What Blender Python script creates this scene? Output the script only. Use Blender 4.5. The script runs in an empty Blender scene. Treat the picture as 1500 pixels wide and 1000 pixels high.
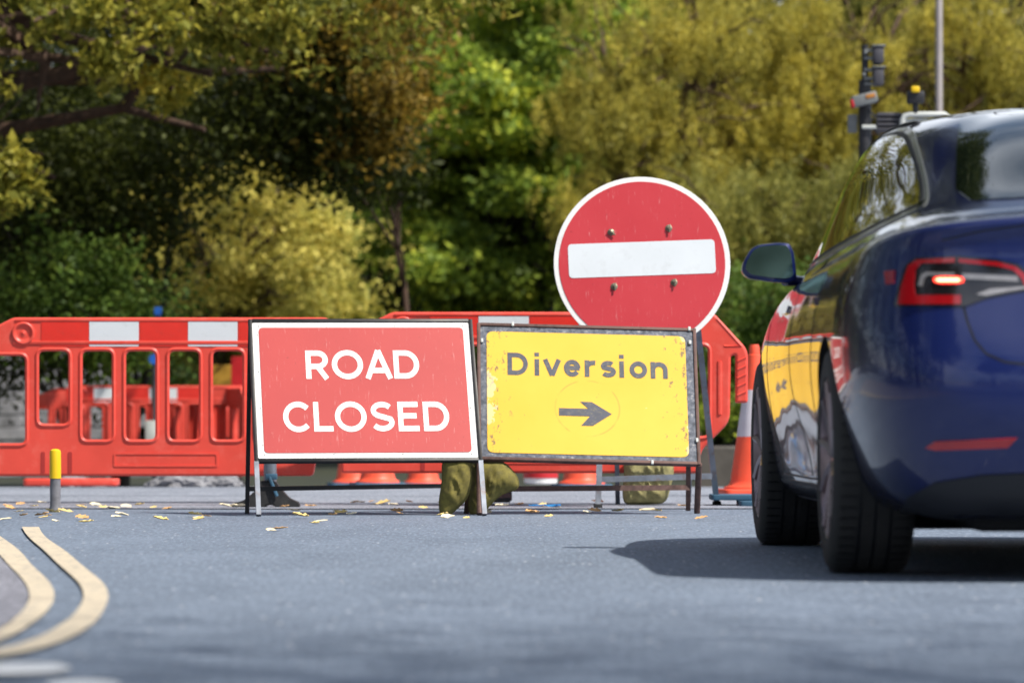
import bpy, bmesh, math, random
import numpy as np
from mathutils import Vector, Matrix
from mathutils.bvhtree import BVHTree
from mathutils import noise as mnoise
random.seed(7)
RNG = np.random.default_rng(11)
SC = bpy.context.scene
COL = SC.collection
PI = math.pi
rad = math.radians
# ------------------------------------------------------------------ calibration of the real lens
F = 6378.0; YH = 615.0; H0 = 0.45      # focal length in pixels of the 1500 px photo, horizon row, camera height
def at(px, py, d): return Vector(((px-750)/F*d, d, H0+(YH-py)/F*d))
def G(px, py, z=0.0):
    d = F*(H0-z)/(py-YH); return Vector(((px-750)/F*d, d, z))

# ------------------------------------------------------------------ helpers
def tag(o, label=None, cat=None, group=None, kind=None):
    if label: o['label'] = label
    if cat: o['category'] = cat
    if group: o['group'] = group
    if kind: o['kind'] = kind
    return o
def thing(name, label, cat, loc=(0,0,0), rz=0, group=None):
    o = bpy.data.objects.new(name, None); COL.objects.link(o)
    o.empty_display_size = .1
    o.location = loc; o.rotation_euler = (0,0,rz)
    return tag(o, label, cat, group)
def link(name, me, m=None, parent=None, mw=None, smooth=True):
    o = bpy.data.objects.new(name, me); COL.objects.link(o)
    if m is not None:
        me.materials.clear(); me.materials.append(m)
    if parent is not None: o.parent = parent
    if mw is not None: o.matrix_local = mw
    return o
def obj(name, bm, m, parent=None, mw=None, smooth=True, angle=40, recalc=True):
    me = bpy.data.meshes.new(name)
    if recalc: bmesh.ops.recalc_face_normals(bm, faces=bm.faces)
    bm.to_mesh(me); bm.free()
    if smooth:
        me.polygons.foreach_set('use_smooth', [True]*len(me.polygons))
        try: me.set_sharp_from_angle(angle=rad(angle))
        except Exception: pass
    return link(name, me, m, parent, mw)
def struct(o):
    o['kind'] = 'structure'; return o
def box(bm, c, s, M=None, bev=0.0, seg=2):
    r = bmesh.ops.create_cube(bm, size=1.0)
    vs = r['verts']
    for v in vs: v.co = Vector((v.co.x*s[0], v.co.y*s[1], v.co.z*s[2]))
    if bev > 0:
        es = list({e for v in vs for e in v.link_edges})
        rr = bmesh.ops.bevel(bm, geom=es, offset=bev, segments=seg, affect='EDGES', profile=.5)
        vs = list({v for f in rr['faces'] for v in f.verts} | {v for v in vs if v.is_valid})
    for v in vs:
        p = Vector(v.co)
        if M is not None: p = M @ p
        v.co = p + Vector(c)
def tube(bm, pts, r, n=8, caps=True, square=False):
    pts = [Vector(p) for p in pts]
    if not hasattr(r, '__len__'): r = [r]*len(pts)
    rings = []
    up = Vector((0,0,1))
    d0 = (pts[1]-pts[0]).normalized()
    if abs(d0.z) > .9: up = Vector((0,1,0))
    for i, p in enumerate(pts):
        a = pts[max(0,i-1)]; b = pts[min(len(pts)-1,i+1)]
        t = (b-a).normalized()
        x = t.cross(up).normalized(); y = x.cross(t).normalized()
        ring = []
        for k in range(n):
            an = 2*PI*(k+.5)/n
            q = r[i]*(1.414 if square else 1)
            ring.append(bm.verts.new(p + x*math.cos(an)*q + y*math.sin(an)*q))
        rings.append(ring)
    for i in range(len(rings)-1):
        for k in range(n):
            bm.faces.new((rings[i][k], rings[i][(k+1)%n], rings[i+1][(k+1)%n], rings[i+1][k]))
    if caps:
        bm.faces.new(rings[0]); bm.faces.new(rings[-1][::-1])
def bar(bm, a, b, w): tube(bm, [a,b], w/2, 4, square=True)
def lathe(bm, prof, n=24, M=None, closed=False):
    rings = []
    for (r, z) in prof:
        ring = []
        for k in range(n):
            an = 2*PI*k/n
            p = Vector((r*math.cos(an), r*math.sin(an), z))
            if M is not None: p = M @ p
            ring.append(bm.verts.new(p))
        rings.append(ring)
    m = len(rings)
    for i in range(m if closed else m-1):
        a = rings[i]; b = rings[(i+1)%m]
        for k in range(n): bm.faces.new((a[k], a[(k+1)%n], b[(k+1)%n], b[k]))
    if not closed:
        bm.faces.new(rings[0]); bm.faces.new(rings[-1][::-1])
def rpoly(pts, r, seg=5):
    out = []; n = len(pts)
    if not hasattr(r, '__len__'): r = [r]*n
    for i in range(n):
        p = Vector(pts[i]).to_2d() if len(pts[i]) > 2 else Vector(pts[i])
        a = Vector(pts[i-1]); b = Vector(pts[(i+1)%n])
        da = (a-p); db = (b-p)
        la = min(r[i], da.length*.48); lb = min(r[i], db.length*.48)
        if r[i] <= 0: out.append(p); continue
        A = p+da.normalized()*la; B = p+db.normalized()*lb
        for k in range(seg+1):
            t = k/seg; out.append(A*(1-t)**2 + p*2*t*(1-t) + B*t*t)
    return out
def rrect(x0, y0, x1, y1, r, seg=5): return rpoly([(x0,y0),(x1,y0),(x1,y1),(x0,y1)], r, seg)
def plate(polys, depth, bevel=0.0, res=2, z=0.0):
    """flat shape with holes given as outlines, extruded along local Z, as a mesh"""
    cu = bpy.data.curves.new('tmp', 'CURVE'); cu.dimensions = '2D'; cu.fill_mode = 'BOTH'
    cu.extrude = max(1e-5, depth/2-bevel); cu.bevel_depth = bevel; cu.bevel_resolution = res
    cu.offset = -bevel
    for P in polys:
        s = cu.splines.new('POLY'); s.points.add(len(P)-1); s.use_cyclic_u = True
        for q, p in zip(s.points, P): q.co = (p[0], p[1], 0, 1)
    o = bpy.data.objects.new('tmp', cu); COL.objects.link(o)
    dg = bpy.context.evaluated_depsgraph_get(); dg.update()
    me = bpy.data.meshes.new_from_object(o.evaluated_get(dg), depsgraph=dg)
    bpy.data.objects.remove(o); bpy.data.curves.remove(cu)
    if z: me.transform(Matrix.Translation((0,0,z)))
    me.polygons.foreach_set('use_smooth', [True]*len(me.polygons))
    try: me.set_sharp_from_angle(angle=rad(35))
    except Exception: pass
    return me
def frame_mat(o, r, u):
    """matrix whose local x,y,z are r, u, r x u (z comes out of the face towards the viewer)"""
    r = Vector(r).normalized(); u = Vector(u).normalized(); n = r.cross(u)
    return Matrix(((r.x,u.x,n.x,o[0]),(r.y,u.y,n.y,o[1]),(r.z,u.z,n.z,o[2]),(0,0,0,1)))

# ------------------------------------------------------------------ materials
def newmat(name):
    m = bpy.data.materials.new(name); m.use_nodes = True
    nt = m.node_tree; return m, nt, nt.nodes['Principled BSDF']
def N(nt, t, **kw):
    n = nt.nodes.new(t)
    for k, v in kw.items():
        if k in n.inputs: n.inputs[k].default_value = v
        else: setattr(n, k, v)
    return n
def ramp(nt, fac, stops):
    r = nt.nodes.new('ShaderNodeValToRGB'); e = r.color_ramp.elements
    while len(e) < len(stops): e.new(.5)
    for el, (p, c) in zip(e, stops):
        el.position = p; el.color = (*c, 1) if len(c) == 3 else c
    nt.links.new(fac, r.inputs[0]); return r.outputs[0]
def mixc(nt, fac, a, b, mode='MIX'):
    m = nt.nodes.new('ShaderNodeMix'); m.data_type = 'RGBA'; m.blend_type = mode
    for s, v in ((0, fac), (6, a), (7, b)):
        if hasattr(v, 'is_linked') or hasattr(v, 'links'): nt.links.new(v, m.inputs[s])
        else: m.inputs[s].default_value = v if s == 0 else (*v, 1)
    return m.outputs[2]
def coords(nt, scale=(1,1,1), kind='Object'):
    tc = nt.nodes.new('ShaderNodeTexCoord'); mp = nt.nodes.new('ShaderNodeMapping')
    mp.inputs['Scale'].default_value = scale
    nt.links.new(tc.outputs[kind], mp.inputs[0]); return mp.outputs[0]
def noise(nt, vec, scale, detail=4, rough=.55):
    n = N(nt, 'ShaderNodeTexNoise', Scale=scale, Detail=detail, Roughness=rough)
    nt.links.new(vec, n.inputs['Vector']); return n.outputs[0]
def math_(nt, op, a, b=None, clamp=False):
    m = nt.nodes.new('ShaderNodeMath'); m.operation = op; m.use_clamp = clamp
    for i, v in enumerate((a, b)):
        if v is None: continue
        if hasattr(v, 'links'): nt.links.new(v, m.inputs[i])
        else: m.inputs[i].default_value = v
    return m.outputs[0]
def pm(name, col, rough=.5, metal=0, coat=0, var=.12, vs=6, bump=0, bs=60, dirt=None, dirt_amt=.35, ds=14, spec=.5, scale=(1,1,1), coat_rough=.03):
    m, nt, b = newmat(name)
    v = coords(nt, scale)
    n1 = noise(nt, v, vs, 5)
    d = tuple(c*(1-var) for c in col); l = tuple(min(1, c*(1+var)) for c in col)
    c = ramp(nt, n1, [(.3, d), (.7, l)])
    if dirt:
        n2 = noise(nt, v, ds, 8, .7)
        f = ramp(nt, n2, [(.52, (0,0,0)), (.72, (1,1,1))])
        f2 = math_(nt, 'MULTIPLY', f, dirt_amt)
        c = mixc(nt, f2, c, dirt)
    nt.links.new(c, b.inputs['Base Color'])
    b.inputs['Roughness'].default_value = rough; b.inputs['Metallic'].default_value = metal
    b.inputs['Coat Weight'].default_value = coat; b.inputs['Coat Roughness'].default_value = coat_rough
    b.inputs['Specular IOR Level'].default_value = spec
    rn = ramp(nt, n1, [(.3, (rough*.85,)*3), (.75, (min(1, rough*1.15),)*3)])
    nt.links.new(rn, b.inputs['Roughness'])
    if bump:
        bn = N(nt, 'ShaderNodeBump', Strength=bump, Distance=.004)
        nt.links.new(noise(nt, v, bs, 5), bn.inputs['Height']); nt.links.new(bn.outputs[0], b.inputs['Normal'])
    return m
def emis(m, col, st):
    b = m.node_tree.nodes['Principled BSDF']
    b.inputs['Emission Color'].default_value = (*col, 1); b.inputs['Emission Strength'].default_value = st; return m
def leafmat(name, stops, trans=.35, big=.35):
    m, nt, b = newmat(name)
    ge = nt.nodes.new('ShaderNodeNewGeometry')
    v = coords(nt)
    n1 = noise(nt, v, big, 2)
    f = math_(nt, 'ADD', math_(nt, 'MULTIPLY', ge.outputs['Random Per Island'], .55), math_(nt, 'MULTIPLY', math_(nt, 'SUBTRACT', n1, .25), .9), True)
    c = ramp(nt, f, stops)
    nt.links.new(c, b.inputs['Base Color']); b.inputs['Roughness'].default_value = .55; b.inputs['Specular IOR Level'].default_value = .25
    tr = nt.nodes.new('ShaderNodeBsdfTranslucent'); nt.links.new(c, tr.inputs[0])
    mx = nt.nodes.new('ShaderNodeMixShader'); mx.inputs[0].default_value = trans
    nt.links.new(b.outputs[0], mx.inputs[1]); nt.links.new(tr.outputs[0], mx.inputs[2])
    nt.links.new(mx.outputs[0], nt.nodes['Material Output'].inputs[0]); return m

M = {}
M['barrier'] = pm('barrier_plastic', (.76,.075,.05), .42, var=.10, vs=3, dirt=(.85,.22,.17), dirt_amt=.35, ds=11, bump=.15, bs=25)
M['barrier_band'] = pm('barrier_red_film', (.74,.032,.02), .35, var=.08, dirt=(.4,.08,.06), dirt_amt=.3, ds=20)
M['film_white'] = pm('white_film', (.70,.74,.78), .4, var=.04, vs=6, dirt=(.3,.3,.3), dirt_amt=.22, ds=12)
M['slot_shade'] = pm('barrier_slot_shade', (.42,.03,.025), .6, var=.15)  # darker red paints the shade inside the slots
M['rubber'] = pm('black_rubber', (.018,.018,.02), .75, var=.3, bump=.3, bs=90, dirt=(.09,.085,.08), dirt_amt=.4)
M['blue_rubber'] = pm('blue_grey_rubber', (.03,.10,.17), .7, var=.3, dirt=(.12,.13,.14), dirt_amt=.4)
M['cone'] = pm('cone_red', (.88,.10,.045), .45, var=.1, dirt=(.4,.12,.08), dirt_amt=.35, ds=25)
M['cone_white'] = pm('cone_sleeve', (.62,.60,.66), .4, var=.08, vs=20, dirt=(.3,.28,.28), dirt_amt=.4, ds=40)
M['steel'] = pm('painted_grey_steel', (.19,.21,.25), .42, .5, var=.25, vs=12, dirt=(.16,.08,.045), dirt_amt=.7, ds=20)
M['black_steel'] = pm('black_steel', (.012,.012,.014), .45, .3, var=.3, dirt=(.07,.05,.04), dirt_amt=.4)
M['rust'] = pm('rusty_steel', (.13,.075,.065), .7, .35, var=.35, vs=30, dirt=(.05,.025,.02), dirt_amt=.8, ds=25)
M['white_paint'] = pm('white_paint', (.80,.80,.79), .45, var=.03, dirt=(.35,.34,.32), dirt_amt=.3, ds=30)
M['letter'] = pm('letter_white', (.86,.85,.82), .4, var=.03, dirt=(.5,.4,.38), dirt_amt=.25, ds=35)
M['letter_dark'] = pm('letter_dark_grey', (.055,.06,.085), .5, var=.2, vs=30, dirt=(.35,.28,.08), dirt_amt=.35, ds=60)
M['bolt'] = pm('brass_bolt', (.25,.22,.16), .4, .8, var=.3, vs=60)
M['sandbag_olive'] = pm('olive_sack_cloth', (.16,.135,.03), .9, var=.38, vs=38, bump=.6, bs=260, dirt=(.07,.055,.02), dirt_amt=.5, ds=9)
M['sandbag_tan'] = pm('tan_sack_cloth', (.30,.27,.12), .9, var=.32, vs=38, bump=.5, bs=220, dirt=(.16,.13,.05), dirt_amt=.5, ds=9)
M['yellow'] = pm('yellow_reflector', (.85,.55,.01), .4, var=.06)
M['grey_post'] = pm('grey_post', (.17,.17,.19), .55, var=.3, vs=20, dirt=(.04,.04,.04), dirt_amt=.6)
M['galv'] = pm('galvanised_column', (.30,.27,.27), .6, .1, var=.1)
M['black_plastic'] = pm('black_plastic', (.02,.02,.024), .5, var=.3)
M['dark_box'] = pm('dark_box', (.06,.058,.07), .55, var=.2)
M['light_box'] = pm('light_grey_box', (.50,.52,.50), .45, var=.08, dirt=(.25,.25,.22), dirt_amt=.4)
M['mid_box'] = pm('mid_grey_box', (.17,.18,.18), .5, var=.15)
M['red_plain'] = pm('red_plain', (.5,.015,.02), .4)
M['orange_plain'] = pm('orange_plain', (.42,.17,.03), .5)
M['orange_dull'] = pm('yellow_board', (.45,.25,.03), .5)
M['blue_plain'] = pm('blue_plain', (.02,.13,.55), .45)
M['bark'] = pm('bark', (.075,.042,.026), .9, var=.35, vs=5, bump=1, bs=14, scale=(3,3,.6))
M['bark_dark'] = pm('dark_bark', (.03,.024,.018), .9, var=.35, vs=5, bump=1, bs=14, scale=(3,3,.6))

# leaves
M['oak'] = leafmat('oak_leaves', [(0, (0.067, 0.079, 0.013)), (0.35, (0.173, 0.183, 0.026)), (0.62, (0.36, 0.327, 0.047)), (0.85, (0.559, 0.484, 0.067)), (1, (0.732, 0.523, 0.053))], .38, .8)
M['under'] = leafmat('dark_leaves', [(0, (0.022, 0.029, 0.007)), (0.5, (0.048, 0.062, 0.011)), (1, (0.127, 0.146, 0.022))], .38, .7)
M['tan_leaf'] = leafmat('tan_leaves', [(0, (0.226, 0.232, 0.052)), (0.4, (0.522, 0.484, 0.104)), (0.7, (0.8, 0.679, 0.164)), (1, (0.85, 0.752, 0.239))], .38, .6)
M['green_leaf'] = leafmat('green_leaves', [(0, (0.047, 0.078, 0.014)), (0.4, (0.163, 0.247, 0.036)), (0.65, (0.35, 0.448, 0.056)), (0.85, (0.699, 0.719, 0.077)), (1, (0.85, 0.85, 0.102))], .38, .8)
M['gold_leaf'] = leafmat('golden_leaves', [(0, (0.109, 0.109, 0.025)), (0.4, (0.354, 0.322, 0.058)), (0.7, (0.614, 0.512, 0.083)), (1, (0.79, 0.643, 0.1))], .38, .7)
M['gold_low'] = leafmat('olive_leaves', [(0, (0.069, 0.084, 0.019)), (0.4, (0.222, 0.222, 0.05)), (0.7, (0.389, 0.362, 0.077)), (1, (0.557, 0.473, 0.111))], .38, .7)
M['rusty_leaf'] = leafmat('rusty_leaves', [(0, (0.066, 0.055, 0.013)), (0.5, (0.22, 0.154, 0.024)), (1, (0.462, 0.297, 0.039))], .38, .8)
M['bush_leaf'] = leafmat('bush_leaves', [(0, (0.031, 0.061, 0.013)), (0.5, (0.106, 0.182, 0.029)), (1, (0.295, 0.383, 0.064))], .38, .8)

# asphalt
def asphalt(name, lo, hi, fleck=.35, rough=.8, patchy=.5, bump=.5):
    m, nt, b = newmat(name)
    v = coords(nt)
    n1 = noise(nt, v, 140, 3, .7)
    c = ramp(nt, n1, [(.32, lo), (.68, hi)])
    n2 = noise(nt, coords(nt, (.9,.22,1)), 2.6, 7, .65)
    c = mixc(nt, math_(nt,'MULTIPLY', ramp(nt, n2, [(.35,(0,0,0)),(.7,(1,1,1))]), patchy), c, tuple(x*.62 for x in lo))
    n5 = noise(nt, coords(nt, (1,.10,1)), 70, 4, .8)
    c = mixc(nt, math_(nt,'MULTIPLY', ramp(nt, n5, [(.5,(0,0,0)),(.66,(1,1,1))]), .6), c, tuple(min(1,x*1.45) for x in hi))
    n6 = noise(nt, coords(nt, (1,.12,1)), 52, 4, .8)
    c = mixc(nt, math_(nt,'MULTIPLY', ramp(nt, n6, [(.48,(0,0,0)),(.66,(1,1,1))]), .5), c, tuple(x*.55 for x in lo))
    vo = N(nt, 'ShaderNodeTexVoronoi', Scale=26); nt.links.new(coords(nt, (1,.14,1)), vo.inputs['Vector'])
    n4 = noise(nt, v, 7, 3)
    fl = math_(nt, 'MULTIPLY', ramp(nt, vo.outputs['Distance'], [(.06,(1,1,1)),(.17,(0,0,0))]), ramp(nt, n4, [(.42,(0,0,0)),(.62,(1,1,1))]))
    c = mixc(nt, math_(nt,'MULTIPLY', fl, fleck), c, (.62,.64,.68))
    nt.links.new(c, b.inputs['Base Color']); b.inputs['Roughness'].default_value = rough; b.inputs['Specular IOR Level'].default_value = .25
    bn = N(nt, 'ShaderNodeBump', Strength=bump, Distance=.003)
    nt.links.new(n1, bn.inputs['Height']); nt.links.new(bn.outputs[0], b.inputs['Normal'])
    return m
M['road'] = asphalt('asphalt', (.122,.156,.214), (.225,.272,.348), .85)  # blue of the sky's grazing reflection is put into the base colour
M['oldroad'] = asphalt('old_asphalt', (.20,.225,.28), (.33,.35,.41), .4)
M['footway'] = asphalt('footway_asphalt', (.17,.175,.21), (.30,.30,.35), .4, .85, .5)
M['verge'] = pm('verge_soil', (.02,.024,.010), .95, var=.5, vs=1.5, bump=1, bs=8)
def paintmat(name, col, wear=.5):
    m, nt, b = newmat(name)
    v = coords(nt)
    n1 = noise(nt, coords(nt,(1,.25,1)), 34, 8, .8); n2 = noise(nt, v, 4, 3)
    c = ramp(nt, n2, [(.3, tuple(x*.88 for x in col)), (.7, col)])
    c = mixc(nt, math_(nt,'MULTIPLY', ramp(nt, n1, [(.5,(0,0,0)),(.66,(1,1,1))]), wear), c, (.16,.17,.19))
    nt.links.new(c, b.inputs['Base Color']); b.inputs['Roughness'].default_value = .7
    return m
M['line_yellow'] = paintmat('line_yellow', (.62,.53,.40), .7)
M['line_white'] = paintmat('line_white', (.75,.77,.80), .35)

# ------------------------------------------------------------------ world, sun, camera
SUNV = Vector((.62,-.42,1.0)).normalized()
w = bpy.data.worlds.new('World'); SC.world = w; w.use_nodes = True
nt = w.node_tree; sky = nt.nodes.new('ShaderNodeTexSky'); sky.sky_type = 'NISHITA'; sky.sun_disc = False
el = math.asin(SUNV.z); az = math.atan2(SUNV.x, SUNV.y)
sky.sun_elevation = el; sky.sun_rotation = az
tc = nt.nodes.new('ShaderNodeTexCoord'); mp = nt.nodes.new('ShaderNodeMapping'); mp.inputs['Scale'].default_value = (1,1,2.6); nt.links.new(tc.outputs['Generated'], mp.inputs[0])
cn_ = noise(nt, mp.outputs[0], 1.3, 6, .5)
skyc = mixc(nt, ramp(nt, cn_, [(.40,(0,0,0)),(.68,(1,1,1))]), sky.outputs[0], (11,11.7,12.8))
nt.links.new(skyc, nt.nodes['Background'].inputs[0]); nt.nodes['Background'].inputs[1].default_value = .09
sl = bpy.data.lights.new('sun', 'SUN'); sl.energy = 4.7; sl.angle = rad(.55); sl.color = (1,.94,.84)
so = bpy.data.objects.new('sun', sl); COL.objects.link(so)
so.rotation_euler = SUNV.to_track_quat('Z','Y').to_euler(); so.location = (0,0,30)
cam = bpy.data.cameras.new('camera'); co = bpy.data.objects.new('camera', cam); COL.objects.link(co); SC.camera = co
cam.sensor_width = 36; cam.lens = F/1500*36; cam.shift_y = (YH-500)/1500
co.location = (0,0,H0); co.rotation_euler = (PI/2,0,0); cam.clip_start = .1; cam.clip_end = 2000
cam.dof.use_dof = True; cam.dof.focus_distance = 18.6; cam.dof.aperture_fstop = 4.2
SC.view_settings.view_transform = 'Standard'; SC.view_settings.look = 'None'; SC.view_settings.exposure = .32; SC.view_settings.gamma = 1
SC.render.engine = 'CYCLES'
SC.cycles.max_bounces = 6; SC.cycles.transparent_max_bounces = 6
try: SC.cycles.use_denoising = True
except Exception: pass

# ------------------------------------------------------------------ ground
def gz(x, y):
    t = min(1, max(0, (y-27)/18)); return -.24*(t*t*(3-2*t))
def sheet(name, x0, x1, y0, y1, nx, ny, mt, dz, ys=None, xe=None):
    bm = bmesh.new(); rows = []
    for j in range(ny+1):
        y = y0+(y1-y0)*j/ny if ys is None else ys[j]
        row = []
        for i in range(nx+1):
            x = x0+(x1-x0)*i/nx
            yy = y + (xe(x) if (xe and j == 0) else 0)
            row.append(bm.verts.new((x, yy, gz(x,yy)+dz)))
        rows.append(row)
    for j in range(len(rows)-1):
        for i in range(nx): bm.faces.new((rows[j][i],rows[j][i+1],rows[j+1][i+1],rows[j+1][i]))
    return struct(obj(name, bm, mt, smooth=False))
ysg = [-150,-60,0,10,20]+[27+k*1.5 for k in range(13)]+[50,70,100,200,600]
sheet('road', -300, 300, 0, 0, 6, len(ysg)-1, M['road'], 0, ys=ysg)
sheet('old_road', -14, 14, 22.0, 36, 40, 18, M['oldroad'], .004, xe=lambda x: .05*math.sin(x*1.7)+.03*math.sin(x*5.3))
sheet('verge', -60, 60, 36, 95, 4, 24, M['verge'], .004)
bm = bmesh.new()   # hill behind the trees
g = [[bm.verts.new((x, y, -.3+min(9.5,max(0,(y-84))*.55)+.5*math.sin(x*.11)*min(1,max(0,(y-84)/10)))) for x in range(-90, 91, 6)] for y in (84,88,94,102,112,125,140)]
for j in range(len(g)-1):
    for i in range(len(g[0])-1): bm.faces.new((g[j][i],g[j][i+1],g[j+1][i+1],g[j+1][i]))
struct(obj('hill', bm, M['verge']))
def ribbon_px(name, R_, L_, mt, dz):
    """marking on the ground from its right and left edge"""
    bm = bmesh.new()
    def dens(P):
        P = [G(*p, dz) for p in P]; out = []
        n = len(P)
        for i in range(n-1):
            p0 = P[max(0,i-1)]; p1 = P[i]; p2 = P[i+1]; p3 = P[min(n-1,i+2)]
            for k in range(8):
                t = k/8; out.append(.5*((2*p1)+(p2-p0)*t+(2*p0-5*p1+4*p2-p3)*t*t+(3*p1-p0-3*p2+p3)*t**3))
        out.append(P[-1])
        for _ in range(30): out = [out[0]]+[(out[i-1]+out[i]*2+out[i+1])/4 for i in range(1,len(out)-1)]+[out[-1]]
        return out
    a = dens(R_); b = dens(L_); n = min(len(a), len(b))
    va = [bm.verts.new(a[int(i*(len(a)-1)/(n-1))]) for i in range(n)]
    vb = [bm.verts.new(b[int(i*(len(b)-1)/(n-1))]) for i in range(n)]
    for i in range(n-1): bm.faces.new((va[i],va[i+1],vb[i+1],vb[i]))
    for f in bm.faces:
        if f.normal.z < 0: f.normal_flip()
    return struct(obj(name, bm, mt, smooth=False, recalc=False))
R1 = [(57,771),(65,787),(94,803),(116,824),(138,841),(155,856),(160,873),(154,889),(143,907),(121,924),(89,939),(49,951),(-2,961),(-60,970),(-140,978)]
L1 = [(32,771),(40,786),(62,802),(81,822),(104,841),(119,856),(124,873),(116,889),(104,903),(81,919),(54,933),(27,942),(-2,949),(-60,957),(-140,965)]
R2 = [(-14,772),(0,785),(16,795),(35,811),(43,824),(65,843),(77,857),(81,873),(74,889),(57,905),(32,922),(-2,939),(-60,954),(-140,963)]
L2 = [(-44,775),(-30,788),(-12,800),(3,815),(10,824),(28,841),(39,855),(44,869),(42,881),(31,897),(14,911),(-2,922),(-60,938),(-140,950)]
ribbon_px('yellow_line', R1, L1, M['line_yellow'], .008)
ribbon_px('yellow_line', R2, L2, M['line_yellow'], .008)
ribbon_px('white_line', [(-90,967),(60,968),(92,972),(104,977)], [(-90,987),(60,986),(90,982),(104,978)], M['line_white'], .008)
ribbon_px('white_line', [(66,1000),(85,995),(160,995),(178,1001)], [(66,1001),(85,1012),(160,1012),(178,1002)], M['line_white'], .008)
FW = [(-46,772),(-32,787),(-14,799),(1,814),(8,824),(26,841),(37,855),(42,869),(40,881),(29,897),(12,911),(-4,922),(-60,937),(-140,949)]
bm = bmesh.new(); a = [bm.verts.new(G(*p, .004)) for p in FW]; b = [bm.verts.new((-4.5, G(*p).y, .004)) for p in FW]
for i in range(len(a)-1): bm.faces.new((a[i],a[i+1],b[i+1],b[i]))
struct(obj('footway', bm, M['footway'], smooth=False))
# seams of the old surface
bm = bmesh.new()
for (d, w_, off) in ((22.75,.05,.0),(21.95,.035,.2),(25.4,.05,-.1),(28.5,.06,.3)):
    va = []; vb = []
    for i in range(81):
        x = -6+i*.15; y = d+.04*math.sin(x*2.1+off)+.02*math.sin(x*7)-x*.03
        va.append(bm.verts.new((x, y, gz(x,y)+.008))); vb.append(bm.verts.new((x, y+w_, gz(x,y)+.008)))
    for i in range(80): bm.faces.new((va[i],va[i+1],vb[i+1],vb[i]))
struct(obj('road_joints', bm, pm('tar_joint', (.045,.05,.06), .7, var=.5, vs=9), smooth=False))

# ------------------------------------------------------------------ lettering: hand-made strokes
def arc(cx, cy, rx, ry, a0, a1, n=14):
    return [(cx+rx*math.cos(rad(a0+(a1-a0)*k/n)), cy+ry*math.sin(rad(a0+(a1-a0)*k/n))) for k in range(n+1)]
def glyph(ch, w):
    h = w/2; T = 1-h
    if ch == 'R': return .80, [[(h,0),(h,1)], [(h,T)]+arc(.44,(T+.44)/2,.27,(T-.44)/2,90,-90)+[(h,.44)], [(.42,.44),(.74,0)]]
    if ch == 'O': r=.56-h; return 1.12, [arc(.56,.5,r,.5-h+.015,0,360,36)]
    if ch == 'A': return .98, [[(h*.9,0),(.49,1.0)], [(.98-h*.9,0),(.49,1.0)], [(.2,.29),(.78,.29)]]
    if ch == 'D': return .92, [[(h,0),(h,1)], [(h,T)]+arc(.42,.5,.50-h,.5-h,90,-90,20)+[(h,h)]]
    if ch == 'C': r=.53-h; return .94, [arc(.53,.5,r,.5-h+.015,42,318,30)]
    if ch == 'L': return .70, [[(h,1),(h,h)], [(0,h),(.68,h)]]
    if ch == 'E': return .76, [[(h,0),(h,1)], [(h,T),(.72,T)], [(h,.52),(.66,.52)], [(h,h),(.74,h)]]
    if ch == 'S':
        a = arc(.42,T-.2,.31,.2,32,200,12); b = arc(.42,h+.215,.33,.215,30,-150,14)
        return .84, [a[:-1]+arc(.42,T-.2,.31,.2,200,250,4)+b]
def lower(ch, w):
    h = w/2; X = .74; T = X-h
    if ch == 'D': return [[(h,0),(h,1)], [(h,1-h)]+arc(.40,.5,.51-h,.5-h,90,-90,20)+[(h,h)]]
    if ch == 'i': return [[(h,0),(h,X)], [(h,.86),(h,1.03)]]
    if ch == 'v': return [[(h*.8,X),(.39,.02)], [(.78-h*.8,X),(.39,.02)]]
    if ch == 'e': return [[(.10,.38),(.70,.38)], arc(.37,X/2,.37-h,X/2-h+.01,0,325,26)]
    if ch == 'r': return [[(h,0),(h,X)], arc(.42,T-.22,.42-h,.22,175,80,10)]
    if ch == 's':
        a = arc(.34,T-.13,.22,.13,35,220,12); b = arc(.34,h+.145,.24,.145,55,-150,14)
        return [a+b]
    if ch == 'o': return [arc(.39,X/2,.39-h,X/2-h+.01,0,360,30)]
    if ch == 'n': return [[(h,0),(h,X)], arc(.38,T-.25,.38-h,.25,175,0,14)+[(.76-h,0)]]
def stroke(bm, P, w, f, z):
    n = len(P); P = [Vector(p) for p in P]
    closed = (P[0]-P[-1]).length < 1e-4
    L = []; R = []
    for i in range(n):
        a = P[i-1] if i > 0 else (P[-2] if closed else P[0]); b = P[i+1] if i < n-1 else (P[1] if closed else P[-1])
        t1 = (P[i]-a); t2 = (b-P[i])
        if t1.length < 1e-6: t1 = t2
        if t2.length < 1e-6: t2 = t1
        t1.normalize(); t2.normalize(); t = (t1+t2)
        t = t.normalized() if t.length > 1e-3 else t1
        nn = Vector((-t.y, t.x)); k = min(1.5, 1/max(.3, nn.dot(Vector((-t1.y,t1.x)))))
        L.append(P[i]+nn*w/2*k); R.append(P[i]-nn*w/2*k)
    vl = [bm.verts.new((*f(p), z)) for p in L]; vr = [bm.verts.new((*f(p), z)) for p in R]
    for i in range(n-1): bm.faces.new((vr[i],vr[i+1],vl[i+1],vl[i]))
def word(txt, x0, x1, y0, cap, w, z, gap=.14):
    """capital word fitted between x0 and x1"""
    bm = bmesh.new(); tot = 0; gl = []
    for ch in txt:
        a, s = glyph(ch, w); gl.append((tot, s)); tot += a+gap
        if ch == 'A' or ch == 'L': tot -= gap*.6
        if ch == 'O' and txt == 'ROAD': tot -= gap*.5
    tot -= gap
    sx = (x1-x0)/tot; q = 0
    for off, ss in gl:
        for s in ss:
            stroke(bm, s, w, lambda p: (x0+(p[0]+off)*sx, y0+p[1]*cap), z+q*.00006); q += 1
    return bm

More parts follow.
